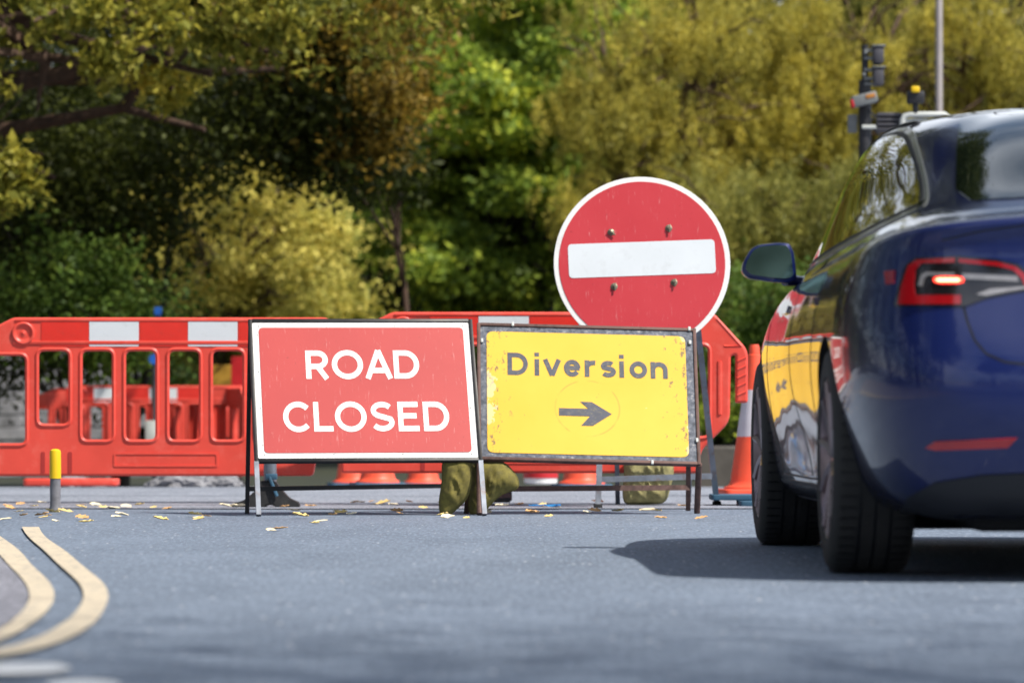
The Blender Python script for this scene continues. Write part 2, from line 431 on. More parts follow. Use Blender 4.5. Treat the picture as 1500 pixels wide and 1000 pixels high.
# ------------------------------------------------------------------ the signs
def basis(psi, th, ro):
    r = Vector((math.cos(psi), math.sin(psi), 0)); n = Vector((math.sin(psi), -math.cos(psi), 0))
    up = Vector((0,0,1))*math.cos(th)-n*math.sin(th)
    return r*math.cos(ro)+up*math.sin(ro), -r*math.sin(ro)+up*math.cos(ro)

def worn_face(name, col, fade, scratch=(.75,.6,.58), amt=.3):
    m, nt, b = newmat(name)
    v = coords(nt)
    n1 = noise(nt, v, 2.5, 5); c = ramp(nt, n1, [(.3, col), (.75, fade)])
    sc = noise(nt, coords(nt, (9,1.1,1)), 9, 6, .75)
    c = mixc(nt, math_(nt,'MULTIPLY', ramp(nt, sc, [(.60,(0,0,0)),(.70,(1,1,1))]), amt), c, scratch)
    sp = noise(nt, v, 55, 3, .6)
    c = mixc(nt, math_(nt,'MULTIPLY', ramp(nt, sp, [(.68,(0,0,0)),(.74,(1,1,1))]), .6), c, tuple(x*.45 for x in col))
    nt.links.new(c, b.inputs['Base Color']); b.inputs['Roughness'].default_value = .42
    return m
M['sign_red'] = worn_face('sign_red', (.40,.021,.021), (.46,.032,.029), amt=.28)
M['disc_red'] = worn_face('disc_red', (.52,.030,.042), (.58,.045,.058))

# --- road closed
r, u = basis(rad(7.55), rad(29.38), rad(.24)); c0 = Vector((-.7015,20.7143,.591))
foot = c0 - u*(c0.z/u.z)
T = thing('road_closed_sign', 'red rectangular sign with white border reading ROAD CLOSED on a black steel A-frame', 'road sign', (foot.x, foot.y, 0))
def rel(T, M4): return Matrix.Translation(-Vector(T.location)) @ M4
Mx = rel(T, frame_mat(c0, r, u))
link('sign_border', plate([rrect(-.522,-.372,.522,.372,.012)], .004, .001, z=.004), M['white_paint'], T, Mx)
link('sign_face', plate([rrect(-.492,-.342,.492,.342,.022)], .002, 0, z=.0075), M['sign_red'], T, Mx)
link('backing_plate', plate([rrect(-.522,-.372,.522,.372,.012)], .003, 0, z=-.001), M['black_steel'], T, Mx)
obj('lettering', word('ROAD', -.275, .268, .372-.158-.155, .155, .185, .0095), M['letter'], T, Mx, smooth=False, recalc=False)
obj('lettering', word('CLOSED', -.395, .395, .372-.44-.160, .160, .18, .0095), M['letter'], T, Mx, smooth=False, recalc=False)
bm = bmesh.new()
for s in (-1,1): box(bm, (s*.531,0,.0), (.018,.775,.024), bev=.002)
for s in (-1,1): box(bm, (0,s*.381,.0), (1.044,.018,.024), bev=.002)
obj('frame', bm, M['black_steel'], T, Mx)
for k in range(16):
    bm = bmesh.new()
    x = -.49+.98*(k%4)/3; y = (-.35,.35)[k//4%2]; 
    if k < 8: lathe(bm, [(.003,.006),(.003,.0078),(.0015,.0085)], 8, Matrix.Translation((x,y,0)))
    else:
        y = -.3+.6*(k%4)/3; x = (-.5,.5)[k//4%2]; lathe(bm, [(.003,.006),(.003,.0078),(.0015,.0085)], 8, Matrix.Translation((x,y,0)))
    obj('rivet', bm, M['black_steel'], T, Mx)
for s in (-1,1):
    a = c0+r*s*.531-u*.385; b_ = c0+r*s*.531-u*(c0.z/u.z+.0)
    b_ = a + u*((0.006-a.z)/u.z)
    bm = bmesh.new(); bar(bm, a-T.location, b_-T.location, .022); obj('leg', bm, M['steel'], T)
htop = [c0+r*s*.531+u*.36-Vector((0,-.02,0)) for s in (-1,1)]
hbot = [Vector((-1.267,20.82,.006)), Vector((-.33,21.5,.006))]
hbot = [G(362,752,.006), G(646,745,.006)]
for s in (0,1):
    bm = bmesh.new(); bar(bm, htop[s]-T.location, hbot[s]-T.location, .02); obj('rear_leg', bm, M['black_steel'], T)
k = .13; a = hbot[0].lerp(htop[0],k); b_ = hbot[1].lerp(htop[1],k)
bm = bmesh.new(); bar(bm, a-T.location, b_-T.location, .022); obj('crossbar', bm, M['black_steel'], T)

# --- diversion
r, u = basis(rad(4.23), rad(30.87), rad(-1.65)); c0 = Vector((.3653,20.9466,.5744)); foot = c0 - u*(c0.z/u.z)
T = thing('diversion_sign', 'scuffed yellow rectangular sign reading Diversion above a dark right arrow', 'road sign', (foot.x, foot.y, 0))
Mx = rel(T, frame_mat(c0, r, u))
m, nt, b = newmat('sign_yellow')
v = coords(nt); n1 = noise(nt, v, 2.2, 4); c = ramp(nt, n1, [(.3,(.74,.42,.014)),(.75,(.80,.48,.035))])
sep = nt.nodes.new('ShaderNodeSeparateXYZ'); nt.links.new(v, sep.inputs[0])
# ghost ring of an old sticker round the arrow
dx = math_(nt,'SUBTRACT', sep.outputs[0], -.005); dy = math_(nt,'MULTIPLY', math_(nt,'SUBTRACT', sep.outputs[1], -.085), 1.0)
rr = math_(nt,'SQRT', math_(nt,'ADD', math_(nt,'MULTIPLY',dx,dx), math_(nt,'MULTIPLY',dy,dy)))
ring = ramp(nt, math_(nt,'ABSOLUTE', math_(nt,'SUBTRACT', rr, .155)), [(.002,(1,1,1)),(.0045,(0,0,0))])
rn = ramp(nt, noise(nt, v, 6, 3), [(.42,(0,0,0)),(.50,(1,1,1))])
c = mixc(nt, math_(nt,'MULTIPLY', math_(nt,'MULTIPLY', ring, rn), .6), c, (.30,.20,.02))
# chips, denser towards both side edges
edge = ramp(nt, math_(nt,'ABSOLUTE', sep.outputs[0]), [(.30,(0,0,0)),(.5,(1,1,1))])
ch = noise(nt, coords(nt,(1.3,.8,1)), 24, 6, .75)
chm = math_(nt,'GREATER_THAN', math_(nt,'ADD', ch, math_(nt,'MULTIPLY', edge, .14)), .685)
c = mixc(nt, math_(nt,'MULTIPLY', chm, .85), c, (.14,.10,.05))
wh = noise(nt, coords(nt,(1,.8,1)), 5, 5, .7)
whm = math_(nt,'GREATER_THAN', math_(nt,'ADD', wh, math_(nt,'MULTIPLY', edge, .16)), .70)
c = mixc(nt, math_(nt,'MULTIPLY', whm, .5), c, (.80,.72,.45))
nt.links.new(c, b.inputs['Base Color']); b.inputs['Roughness'].default_value = .42; M['sign_yellow'] = m
m, nt, b = newmat('worn_border'); v = coords(nt)
n1 = noise(nt, v, 45, 6, .75); c = ramp(nt, n1, [(.34,(.02,.024,.032)),(.46,(.06,.07,.095)),(.60,(.13,.14,.17)),(.68,(.42,.40,.36)),(.70,(.14,.09,.05))])
nt.links.new(c, b.inputs['Base Color']); b.inputs['Roughness'].default_value = .5; b.inputs['Metallic'].default_value = .3; M['worn_border'] = m
link('sign_border', plate([rrect(-.517,-.367,.517,.367,.012)], .004, .001, z=.004), M['worn_border'], T, Mx)
link('sign_face', plate([rrect(-.487,-.343,.478,.337,.035)], .002, 0, z=.0075), M['sign_yellow'], T, Mx)
bm = bmesh.new(); sx = .775/7.16; q = 0
for ch, x in (('D',0),('i',1.21),('v',1.60),('e',2.52),('r',3.45),('s',4.16),('i',5.0),('o',5.46),('n',6.40)):
    for s in lower(ch, .205):
        stroke(bm, s, .205, lambda p: (-.387+(p[0]+x)*sx, .092+p[1]*.126), .0095+q*.00006); q += 1
obj('lettering', bm, M['letter_dark'], T, Mx, smooth=False, recalc=False)
ar = [(819,603),(862,603),(850,593),(867,593),(896,610),(868,628),(851,628),(864,614),(819,614)]
ar = [((p[0]-862)/303, -(p[1]-580)*.0038+.0) for p in ar]
link('arrow', plate([ar], .001, 0, z=.0095), M['letter_dark'], T, Mx)
bm = bmesh.new()
for s in (-1,1): box(bm, (s*.525,0,.0), (.016,.765,.026), bev=.002)
for s in (-1,1): box(bm, (0,s*.3755,.0), (1.034,.016,.026), bev=.002)
obj('frame', bm, M['rust'], T, Mx)
for (x,y) in ((-.36,.378),(.50,.30),(.518,-.25),(.30,-.378),(-.51,.28),(.5,.378)):
    bm = bmesh.new(); box(bm, (x,y,.012), (.012,.022,.012), bev=.002)
    obj('clip', bm, M['light_box'], T, Mx)
for s in (-1,1):
    a = c0+r*s*.525-u*.375; b_ = a + u*((.006-a.z)/u.z)
    if s > 0: b_ = G(1021,750,.006)
    bm = bmesh.new(); tube(bm, [a-T.location, b_-T.location], .0155, 10); obj('leg', bm, M['rust'], T)
htop = [c0+r*s*.50+u*.34+Vector((0,.02,0)) for s in (-1,1)]; hbot = [G(683,751,.006), G(1008,746,.006)]
for s in (0,1):
    bm = bmesh.new(); bar(bm, htop[s]-T.location, hbot[s]-T.location, .024); obj('rear_leg', bm, M['rust'], T)
k = .13; a = hbot[0].lerp(htop[0],k); b_ = hbot[1].lerp(htop[1],k)
bm = bmesh.new(); bar(bm, a-T.location, b_-T.location, .026); obj('crossbar', bm, M['rust'], T)

# --- no entry disc
d = 22.25; th = rad(9); r, u = basis(rad(2), th, rad(2.1)); c0 = at(940.5, 386, d); R_ = .452
T = thing('no_entry_sign', 'round red no-entry disc with a white bar on a grey steel stand', 'road sign', (c0.x, d-.25, 0))
Mx = rel(T, frame_mat(c0, r, u))
circ = lambda rr_, n=72: [(rr_*math.cos(2*PI*k/n), rr_*math.sin(2*PI*k/n)) for k in range(n)]
link('rim', plate([circ(R_)], .005, .0015, z=0), M['white_paint'], T, Mx)
link('sign_face', plate([circ(R_-.026)], .002, 0, z=.004), M['disc_red'], T, Mx)
link('white_bar', plate([rrect(-.376,-.064,.376,.112,.022)], .0015, 0, z=.0062), M['film_white'], T, rel(T, frame_mat(c0, r, u)))
for (px,py) in ((897,338),(982,335),(898,419),(986,416)):
    p = Vector(((px-940.5)/286.6, -(py-386)/286.6)); 
    bm = bmesh.new(); lathe(bm, [(.018,.003),(.018,.007),(.011,.009),(.010,.017),(.004,.02)], 12, Matrix.Translation((p.x,p.y,.001)))
    box(bm, (p.x+.004,p.y-.004,.018), (.008,.042,.006), Matrix.Rotation(rad(50 if px==897 else -5),3,'Z'), .001)
    obj('bolt', bm, M['bolt'], T, Mx)
bm = bmesh.new()
for s in (-1,1): box(bm, (s*.15,0,-.016), (.03,.7,.025), bev=.002)
obj('backing_rail', bm, M['steel'], T, Mx)
top = [at(884,500,22.5), at(1022,478,22.5)]; bot = [G(876,741,.012), G(1050,737,.012)]
for s in (0,1):
    bm = bmesh.new(); bar(bm, top[s]-T.location, bot[s]-T.location, .03)
    obj('leg', bm, M['steel'], T)
    bm = bmesh.new(); box(bm, bot[s]-T.location, (.045,.05,.024), bev=.004); obj('foot', bm, M['rubber'], T)
bm = bmesh.new(); bar(bm, at(878,702,22.48)-T.location, at(1042,697,22.6)-T.location, .03); obj('crossbar', bm, M['steel'], T); bm = bmesh.new(); bar(bm, at(886,500,22.5)-T.location, at(1022,481,22.5)-T.location, .03)
obj('crossbar', bm, M['steel'], T)
for s,(pa,pb) in enumerate((((900,500),(905,738)),((1016,500),(1009,735)))):
    bm = bmesh.new(); bar(bm, at(*pa,22.6)-T.location, G(*pb,.006)-T.location+Vector((0,0,0)), .024); obj('rear_leg', bm, M['steel'], T)

# ------------------------------------------------------------------ sand bags
def bag(name, polypx, d, mt, label, group, thick, seed, lean=0):
    P = [(at(x,y,d).x, at(x,y,d).z) for x,y in polypx]
    P = rpoly(P, .035, 4)
    cx = sum(p[0] for p in P)/len(P); z0 = min(p[1] for p in P)
    bm = bmesh.new(); f = bm.faces.new([bm.verts.new((p[0]-cx, 0, p[1]-z0)) for p in P])
    xs = [v.co.x for v in bm.verts]; zs = [v.co.z for v in bm.verts]
    for ax, lo, hi in ((Vector((1,0,0)),min(xs),max(xs)), (Vector((0,0,1)),min(zs),max(zs))):
        q = lo+.009
        while q < hi:
            bmesh.ops.bisect_plane(bm, geom=bm.verts[:]+bm.edges[:]+bm.faces[:], plane_co=ax*q, plane_no=ax); q += .009
    ring = [Vector((p[0]-cx, p[1]-z0)) for p in P]
    def dist(p):
        m_ = 9
        for i in range(len(ring)):
            a = ring[i-1]; b = ring[i]; ab = b-a; t = max(0,min(1,(p-a).dot(ab)/max(1e-9,ab.length_squared)))
            m_ = min(m_, (a+ab*t-p).length)
        return m_
    rnd = random.Random(seed); ph = [rnd.uniform(0,6) for _ in range(6)]
    back = {}
    D = .075
    for v in list(bm.verts):
        p = Vector((v.co.x, v.co.z)); q = min(1, dist(p)/D)
        t = thick*math.sqrt(max(0,1-(1-q)**2))
        wr = .002*math.sin(p.x*70+ph[0]+3*math.sin(p.y*18+ph[1]))*q + .004*math.sin(p.x*28-p.y*30+ph[2])*q + .0022*math.sin(p.x*110+p.y*15+ph[3])*q*q
        back[v] = bm.verts.new((v.co.x, t*.7, v.co.z))
        nz_ = mnoise.noise(Vector((p.x*16+seed, p.y*9, seed))); n2_ = mnoise.noise(Vector((p.x*45, p.y*20+seed, 3)))
        nz_ = mnoise.noise(Vector((p.x*26+seed+p.y*9, p.y*7-p.x*5, seed))); wr += q*(.034*(.30-min(.55,abs(nz_)*2.2))+.006*n2_)
        v.co.y = -(t + (wr if t > 0 else 0))
    for f in list(bm.faces): bm.faces.new([back[v] for v in reversed(f.verts)])
    bmesh.ops.remove_doubles(bm, verts=bm.verts, dist=.0006)
    o = obj(name, bm, mt, None, Matrix.Translation((cx, d, z0)), angle=75)
    # stitched hem as a part
    sb = bmesh.new(); n = len(ring)
    tube(sb, [(p.x, -.001, p.y) for p in ring+ring[:1]], .0035, 6, caps=False)
    obj('seam', sb, mt, o, angle=60)
    return tag(o, label, 'sandbag', group)
bag('sandbag', [(648,672),(690,672),(690,712),(684,731),(668,746),(657,755.5),(645,755),(643,735),(648,705)], 20.62, M['sandbag_olive'],
    'olive cloth sandbag hanging behind the right end of the red sign', None, .055, 1)
bag('sandbag', [(688,676),(738,676),(751,689),(760,703),(759,716),(742,720),(728,728),(708,750),(700,755),(688,754),(686,735),(692,705)], 20.75, M['sandbag_olive'],
    'olive cloth sandbag slumped under the left corner of the yellow sign', None, .06, 5)
bag('sandbag', [(914,668),(984,668),(987,690),(981,716),(975,736),(950,738),(914,738.5),(912,715),(915,700)], 22.9, M['sandbag_tan'],
    'pale tan sandbag standing behind the yellow sign and grey stand', None, .07, 9)

# ------------------------------------------------------------------ barriers
def barrier_mesh():
    out = [(.0,.15),(1.60,.15),(1.62,.27),(1.77,.42),(1.775,.765),(1.80,.775),(1.80,.52),(1.865,.52),(1.865,.80),(1.68,1.0),(-.01,1.0),(-.10,.955),(-.28,.93),(-.28,.15)]
    outer = rpoly(out, [.0,.02,.03,.05,.01,.01,.01,.015,.04,.03,.02,.03,.02,.02], 4)
    wins = [rrect(-.21, .315, .066, .805, .042, 5)]
    for k in range(7):
        x0 = .118+.2335*k; x1 = x0+.180
        z0 = .335; z1 = .83
        if k == 0: z0 = .42
        if k == 6: x1 = 1.665
        wins.append(rrect(x0, z0, x1, z1, .042, 5))
    me = plate([outer]+wins, .075, .014, 3)
    bm = bmesh.new(); bm.from_mesh(me)
    for w_ in wins:       # raised lip round each opening
        P = [(p.x, p.y, .033) for p in w_]; tube(bm, P+P[:1], .013, 6, caps=False)
    box(bm, (.80,.865,.036), (1.62,.02,.016), None, .004)
    box(bm, (.80,.985,.036), (1.60,.014,.016), None, .004)
    tube(bm, [(1.715,.46,.030),(1.715,.74,.030)], .016, 8)
    tube(bm, [(1.70,.965,.032),(1.83,.82,.032),(1.74,.82,.032)], .010, 6)
    for s in range(5): tube(bm, [(1.81,.56+.045*s,.036),(1.855,.58+.045*s,.036)], .007, 5)
    me2 = bpy.data.meshes.new('barrier_body'); bm.to_mesh(me2); bm.free()
    me2.polygons.foreach_set('use_smooth', [True]*len(me2.polygons)); me2.set_sharp_from_angle(angle=rad(38))
    me2.materials.clear(); me2.materials.append(M['barrier']); return me2
BM_ = barrier_mesh()
def detail_meshes():
    d = {}
    d['white'] = plate([rrect(0,0,.265,.142,.004)], .003, 0); d['white'].materials.clear(); d['white'].materials.append(M['film_white'])
    d['red'] = plate([rrect(0,0,.255,.142,.004)], .003, 0); d['red'].materials.clear(); d['red'].materials.append(M['barrier_band'])
    bm = bmesh.new(); lathe(bm, [(.062,.0),(.062,.010),(.048,.012),(.044,.004),(.026,-.002),(.016,.004),(.001,.005)], 28)
    me = bpy.data.meshes.new('hinge_boss'); bm.to_mesh(me); bm.free(); me.polygons.foreach_set('use_smooth',[True]*len(me.polygons)); me.materials.append(M['barrier']); d['boss'] = me
    fr = plate([rrect(0,0,.56,.075,.008), rrect(.010,.010,.55,.065,.006)], .006, 0); fr.materials.clear(); fr.materials.append(M['barrier']); d['panel'] = fr
    sl_ = plate([rrect(0,0,.022,.115,.009)], .003, 0); sl_.materials.clear(); sl_.materials.append(M['slot_shade']); d['slot'] = sl_  # flat plate, its dark colour stands for the shaded slot
    bm = bmesh.new()     # foot block across the barrier line
    P = [(-.24,0),(-.24,.02),(-.17,.05),(-.12,.10),(-.045,.16),(.045,.16),(.10,.11),(.14,.06),(.24,.03),(.24,0),(.06,0),(.03,.022),(-.05,.022),(-.07,0)]
    a = [bm.verts.new((0-.07, p[0], p[1])) for p in P]; b = [bm.verts.new((.07, p[0], p[1])) for p in P]
    bm.faces.new(a); bm.faces.new(b[::-1])
    for i in range(len(P)): bm.faces.new((a[i],b[i],b[(i+1)%len(P)],a[(i+1)%len(P)]))
    bmesh.ops.recalc_face_normals(bm, faces=bm.faces)
    bmesh.ops.bevel(bm, geom=bm.edges[:], offset=.008, segments=2, affect='EDGES')
    me = bpy.data.meshes.new('foot'); bm.to_mesh(me); bm.free(); me.materials.append(M['rubber']); d['foot'] = me
    return d
DM = detail_meshes()
def barrier(x, y, z, ang, label, group, offs=(0,), feet=((.2,0),(1.45,0)), sc=1.0, tilt=0, boss=True, wstart=.40, red=True):
    T = thing('plastic_barrier', label, 'barrier', (x,y,z), ang, group); T.scale = (sc,sc,sc); T.rotation_euler.x = tilt
    B = Matrix(((1,0,0,0),(0,0,-1,0),(0,1,0,0),(0,0,0,1)))     # local (u, z, towards viewer)
    o = bpy.data.objects.new('body', BM_); COL.objects.link(o); o.parent = T; o.matrix_local = B
    def part(n, me, u_, z_, t_=.0385, M2=None):
        o = bpy.data.objects.new(n, me); COL.objects.link(o); o.parent = T
        o.matrix_local = B @ Matrix.Translation((u_, z_, t_)) @ (M2 or Matrix.Identity(4)); return o
    for k in range(2):
        part('white_reflector', DM['white'], wstart+.53*k, .845, .0395)
    for k in range(3):
        uu = wstart-.262+.53*k
        if red: part('red_reflector', DM['red'], uu+.004, .845, .0392)
    if boss: part('hinge_boss', DM['boss'], .045, .915, .037)
    part('moulded_panel', DM['panel'], .53, .20)
    part('slot', DM['slot'], .14, .165); part('slot', DM['slot'], .285, .165)
    for (uu, ff) in feet:
        o = bpy.data.objects.new('foot', DM['foot']); COL.objects.link(o); o.parent = T; o.matrix_local = Matrix.Translation((uu,0,0)) @ Matrix.Rotation(ff,4,'Z')
    return T
gB = 'red and white plastic barriers across the closed road'
s272 = F/23.4
barrier((23-750)/s272, 23.4, 0, rad(-.2), 'long red plastic barrier behind and left of the ROAD CLOSED sign', gB, feet=())
barrier((578-750)/277., 23.0, .02, rad(-.3), 'long red plastic barrier running behind the round no-entry disc', gB, feet=((.55,0),), wstart=.445)
gF = 'far red and white barriers round the dig'
zf = lambda y: gz(0,y)
s = F/45.
s = F/40.
barrier((113-750)/s, 40, zf(40), rad(3), 'far red barrier with two white panels, seen through the openings of the near one', gF, sc=.96, wstart=.16)
barrier((62-750)/s, 41.2, zf(41.2), rad(-20), 'far red barrier angled away at the left of the blurred group', gF, sc=.96)
barrier((222-750)/s, 41.2, zf(41.2), rad(-58), 'far red barrier turned almost edge on at the right of the blurred group', gF, sc=.96)

# separate black foot of the near barrier with its upright
T = thing('barrier_foot', 'black rubber barrier foot with a grey upright beside the red sign leg', 'barrier foot', tuple(G(390,743)))
bm = bmesh.new()
P = [(-50,743),(-50,738),(-30,731),(-13,716),(-10,704),(14,704),(22,716),(34,729),(49,736),(49,743),(16,743),(12,739),(2,739),(-2,743)]
sgl = F/T.location.y
a = [bm.verts.new((p[0]/sgl, -.07, (743-p[1])/sgl)) for p in P]; b = [bm.verts.new((p[0]/sgl, .07, (743-p[1])/sgl)) for p in P]
bm.faces.new(a); bm.faces.new(b[::-1])
for i in range(len(P)): bm.faces.new((a[i],b[i],b[(i+1)%len(P)],a[(i+1)%len(P)]))
bmesh.ops.recalc_face_normals(bm, faces=bm.faces); bmesh.ops.bevel(bm, geom=bm.edges[:], offset=.006, segments=2, affect='EDGES')
obj('base', bm, M['rubber'], T)
bm = bmesh.new(); tube(bm, [(.02,.0,.12),(.02,0,.31)], .034, 12); obj('upright', bm, M['steel'], T)
bm = bmesh.new(); tube(bm, [(.02,-.08,.16),(.06,-.085,.06)], .009, 8); box(bm, (.03,-.06,.16), (.06,.05,.03), bev=.005); obj('strap', bm, M['blue_rubber'], T)

# ------------------------------------------------------------------ marker post
p = G(81,750)
T = thing('marker_post', 'short grey marker post with yellow top left of the signs', 'marker post', tuple(p))
bm = bmesh.new(); lathe(bm, [(.031,0),(.030,.02),(.026,.03),(.026,.165)], 20); obj('post', bm, M['grey_post'], T)
bm = bmesh.new(); lathe(bm, [(.0285,.165),(.0285,.172),(.0275,.29),(.025,.302),(.015,.308),(.001,.31)], 20); obj('reflector', bm, M['yellow'], T)

# ------------------------------------------------------------------ cones
def cone(px, py, h, label, group, base='blue_rubber', tilt=0):
    p = G(px, py) if py < 760 else G(px, py)
    T = thing('traffic_cone', label, 'traffic cone', (p.x, p.y, gz(p.x,p.y)+.004), rad(8), group)
    k = h
    bm = bmesh.new()
    P = rrect(-.24*k,-.24*k,.24*k,.24*k,.05*k,4)
    o = link('base', plate([P], .045*k, .006, z=.0225*k+.001), M[base], T)
    bm = bmesh.new(); lathe(bm, [(.205*k,.046*k),(.20*k,.06*k),(.17*k,.075*k),(.158*k,.10*k),(.115*k,.40*k)], 32); obj('lower_body', bm, M['cone'], T)
    bm = bmesh.new(); lathe(bm, [(.1165*k,.392*k),(.1165*k,.40*k),(.073*k,.70*k),(.071*k,.70*k)], 32); obj('white_sleeve', bm, M['cone_white'], T)
    bm = bmesh.new(); lathe(bm, [(.0715*k,.695*k),(.048*k,.90*k),(.046*k,.93*k),(.036*k,.935*k),(.034*k,.98*k),(.028*k,1.0*k),(.02*k,1.0*k)], 28); obj('top', bm, M['cone'], T)
    return T
gC = 'red and white traffic cones beyond the barriers'
cone(1105, 727, .89, 'tall red and white cone beside the car front wheel', gC, 'cone')
cone(553, 711, .75, 'red cone on a blue base seen under the middle of the red sign', gC)
cone(516, 702, .75, 'red cone half hidden behind its neighbour under the red sign', gC)
cone(620, 700, .75, 'red cone seen under the right half of the red sign, left of the olive bags', gC)
cone(852, 716, .75, 'red cone seen under the yellow sign, left of the tan sandbag', gC)
# blue-grey base plates right of the stand
p = G(1098,741); T = thing('rubber_base_block', 'stacked blue grey rubber base blocks beside the car front wheel', 'base block', tuple(p))
o = link('lower_block', plate([rrect(-.06,-.2,.30,.2,.02)], .028, .004, z=.016), M['blue_rubber'], T)
o = link('upper_block', plate([rrect(-.20,-.05,.30,.3,.02)], .028, .004, z=.046), M['blue_rubber'], T)
# white and red thing between
p = G(792,709); T = thing('plastic_drum', 'small white drum with red band under the yellow sign', 'drum', tuple(p))
bm = bmesh.new(); lathe(bm, [(.10,0),(.115,.01),(.12,.13),(.11,.15),(.06,.16),(.03,.18),(.001,.18)], 24); obj('shell', bm, M['white_paint'], T)
bm = bmesh.new(); lathe(bm, [(.122,.045),(.122,.085)], 24, Matrix.Translation((.0,0,0))); obj('band', bm, M['red_plain'], T)
# rubble heaps
def heap(px, py, rx, h, label, seed):
    p = G(px,py); rnd = random.Random(seed)
    bm = bmesh.new(); bmesh.ops.create_icosphere(bm, subdivisions=4, radius=1)
    for v in list(bm.verts):
        q = v.co.copy(); a = 1+.12*math.sin(q.x*7+seed)+.10*math.sin(q.y*9+q.z*5)+.08*rnd.uniform(-1,1)
        v.co = Vector((q.x*rx*a, q.y*rx*.7*a, max(-.02,q.z)*h*a*(1-.35*math.hypot(q.x,q.y))))
    o = obj('rubble_heap', bm, pm('rubble'+str(seed), (.23,.23,.25), .95, var=.5, vs=14, bump=1, bs=40, dirt=(.07,.065,.06), dirt_amt=.7), None, Matrix.Translation((p.x,p.y,gz(p.x,p.y))), angle=20)
    tag(o, label, 'rubble heap', 'heaps of dug-up rubble')
heap(262, 708, .22, .15, 'grey rubble heap under the left barrier, nearer the marker post', 3)
heap(320, 706, .20, .12, 'grey rubble heap under the left barrier, nearer the red sign', 5)
heap(110, 708, .25, .09, 'low dark rubble heap under the barrier beside the marker post', 9)
o = link('fallen_barrier_base', plate([rrect(-.32,-.12,.32,.12,.04)], .05, .012, z=.027), M['barrier'], None, Matrix.Translation(G(105,712)+Vector((0,0,.002))))
tag(o, 'flat red plastic slab lying on the road behind the marker post', 'slab')

# ------------------------------------------------------------------ things seen far behind
# stone wall
bm = bmesh.new(); rnd = random.Random(4)
for j in range(10):
    x = -14
    while x < -4.6:
        L_ = rnd.uniform(.28,.5); h_ = .15
        yy = 52
        box(bm, (x+L_/2, yy+rnd.uniform(-.012,.012), gz(0,52)+j*h_+h_/2), (L_-.006, .3, h_-.005), None, .012, 1); x += L_
w_ = obj('stone_wall', bm, pm('wall_stone', (.30,.30,.32), .9, var=.45, vs=2.2, bump=.8, bs=30, dirt=(.07,.075,.07), dirt_amt=.5, ds=5))
tag(w_, 'grey coursed stone wall behind the barriers at the left edge', 'wall')
bm = bmesh.new()
for k in range(9): box(bm, (1.9+k*.55, 38.5+(k%2)*.01, gz(0,38)+.17), (.53,.3,.42), None, .02, 1)
w_ = obj('low_wall', bm, pm('low_wall_stone', (.10,.09,.08), .9, var=.4, vs=2.5, bump=.8, bs=30))
tag(w_, 'low brown grey kerb wall behind the tall cone and the car', 'wall')
# signal pole
d = 33.0; s = F/d; p = at(1267, 0, d); zg = gz(p.x, d)
T = thing('traffic_signal', 'black traffic signal pole with side-on signal head behind the blue car', 'traffic signal', (p.x, d, zg))
X = lambda px: (px-1267)/s
Z = lambda py: H0+(YH-py)/s-zg
bm = bmesh.new(); tube(bm, [(0,0,0),(0,0,Z(118))], .048, 14); tube(bm, [(0,0,Z(130)),(0,0,Z(66))], .026, 10); obj('pole', bm, M['black_plastic'], T)
for (a, b_) in ((70,94),(101,126)):
    bm = bmesh.new(); box(bm, (X(1286),0,(Z(a)+Z(b_))/2), (.075,.2,Z(a)-Z(b_)), bev=.012); o = obj('signal_head', bm, M['dark_box'], T)
    b2 = bmesh.new(); box(b2, (X(1286),0,Z(a)+.008), (.10,.22,.012), bev=.004); obj('visor', b2, M['mid_box'], o)
for py in (75,86,103,116,124): bm = bmesh.new(); box(bm, (X(1275),-.03,Z(py)), (.10,.05,.022), bev=.004); obj('bracket', bm, M['mid_box'], T)
for (px,py) in ((1267,78),(1273,104),(1265,110)): bm = bmesh.new(); box(bm, (X(px),-.05,Z(py)), (.025,.03,.025), bev=.006); obj('clamp', bm, M['mid_box'], T)
bm = bmesh.new(); box(bm, (0,0,0), (.19,.16,.085), None, .012)
P = Matrix.Translation((X(1265),-.06,Z(147))) @ Matrix.Rotation(rad(-14),4,'Y')
det = obj('detector', bm, M['mid_box'], T, P)
bm = bmesh.new(); box(bm, (.045,-.083,.012), (.07,.006,.03), bev=.002); obj('orange_label', bm, M['orange_plain'], det)
bm = bmesh.new(); box(bm, (-.098,-.01,-.01), (.02,.14,.06), bev=.004); obj('red_lens', bm, M['red_plain'], det)
bm = bmesh.new(); box(bm, (X(1249),.02,Z(181)), (.075,.03,.14), bev=.01); obj('backing_plate', bm, M['mid_box'], T)
bm = bmesh.new(); tube(bm, [(X(1262),-.06,Z(187)),(X(1290),-.06,Z(187))], .016, 8); obj('arm', bm, M['light_box'], T)
bm = bmesh.new(); tube(bm, [(.02,-.05,Z(160)),(.07,-.05,Z(172)),(.03,-.05,Z(182)),(.11,-.05,Z(200))], .008, 6); obj('cable', bm, M['black_plastic'], T)
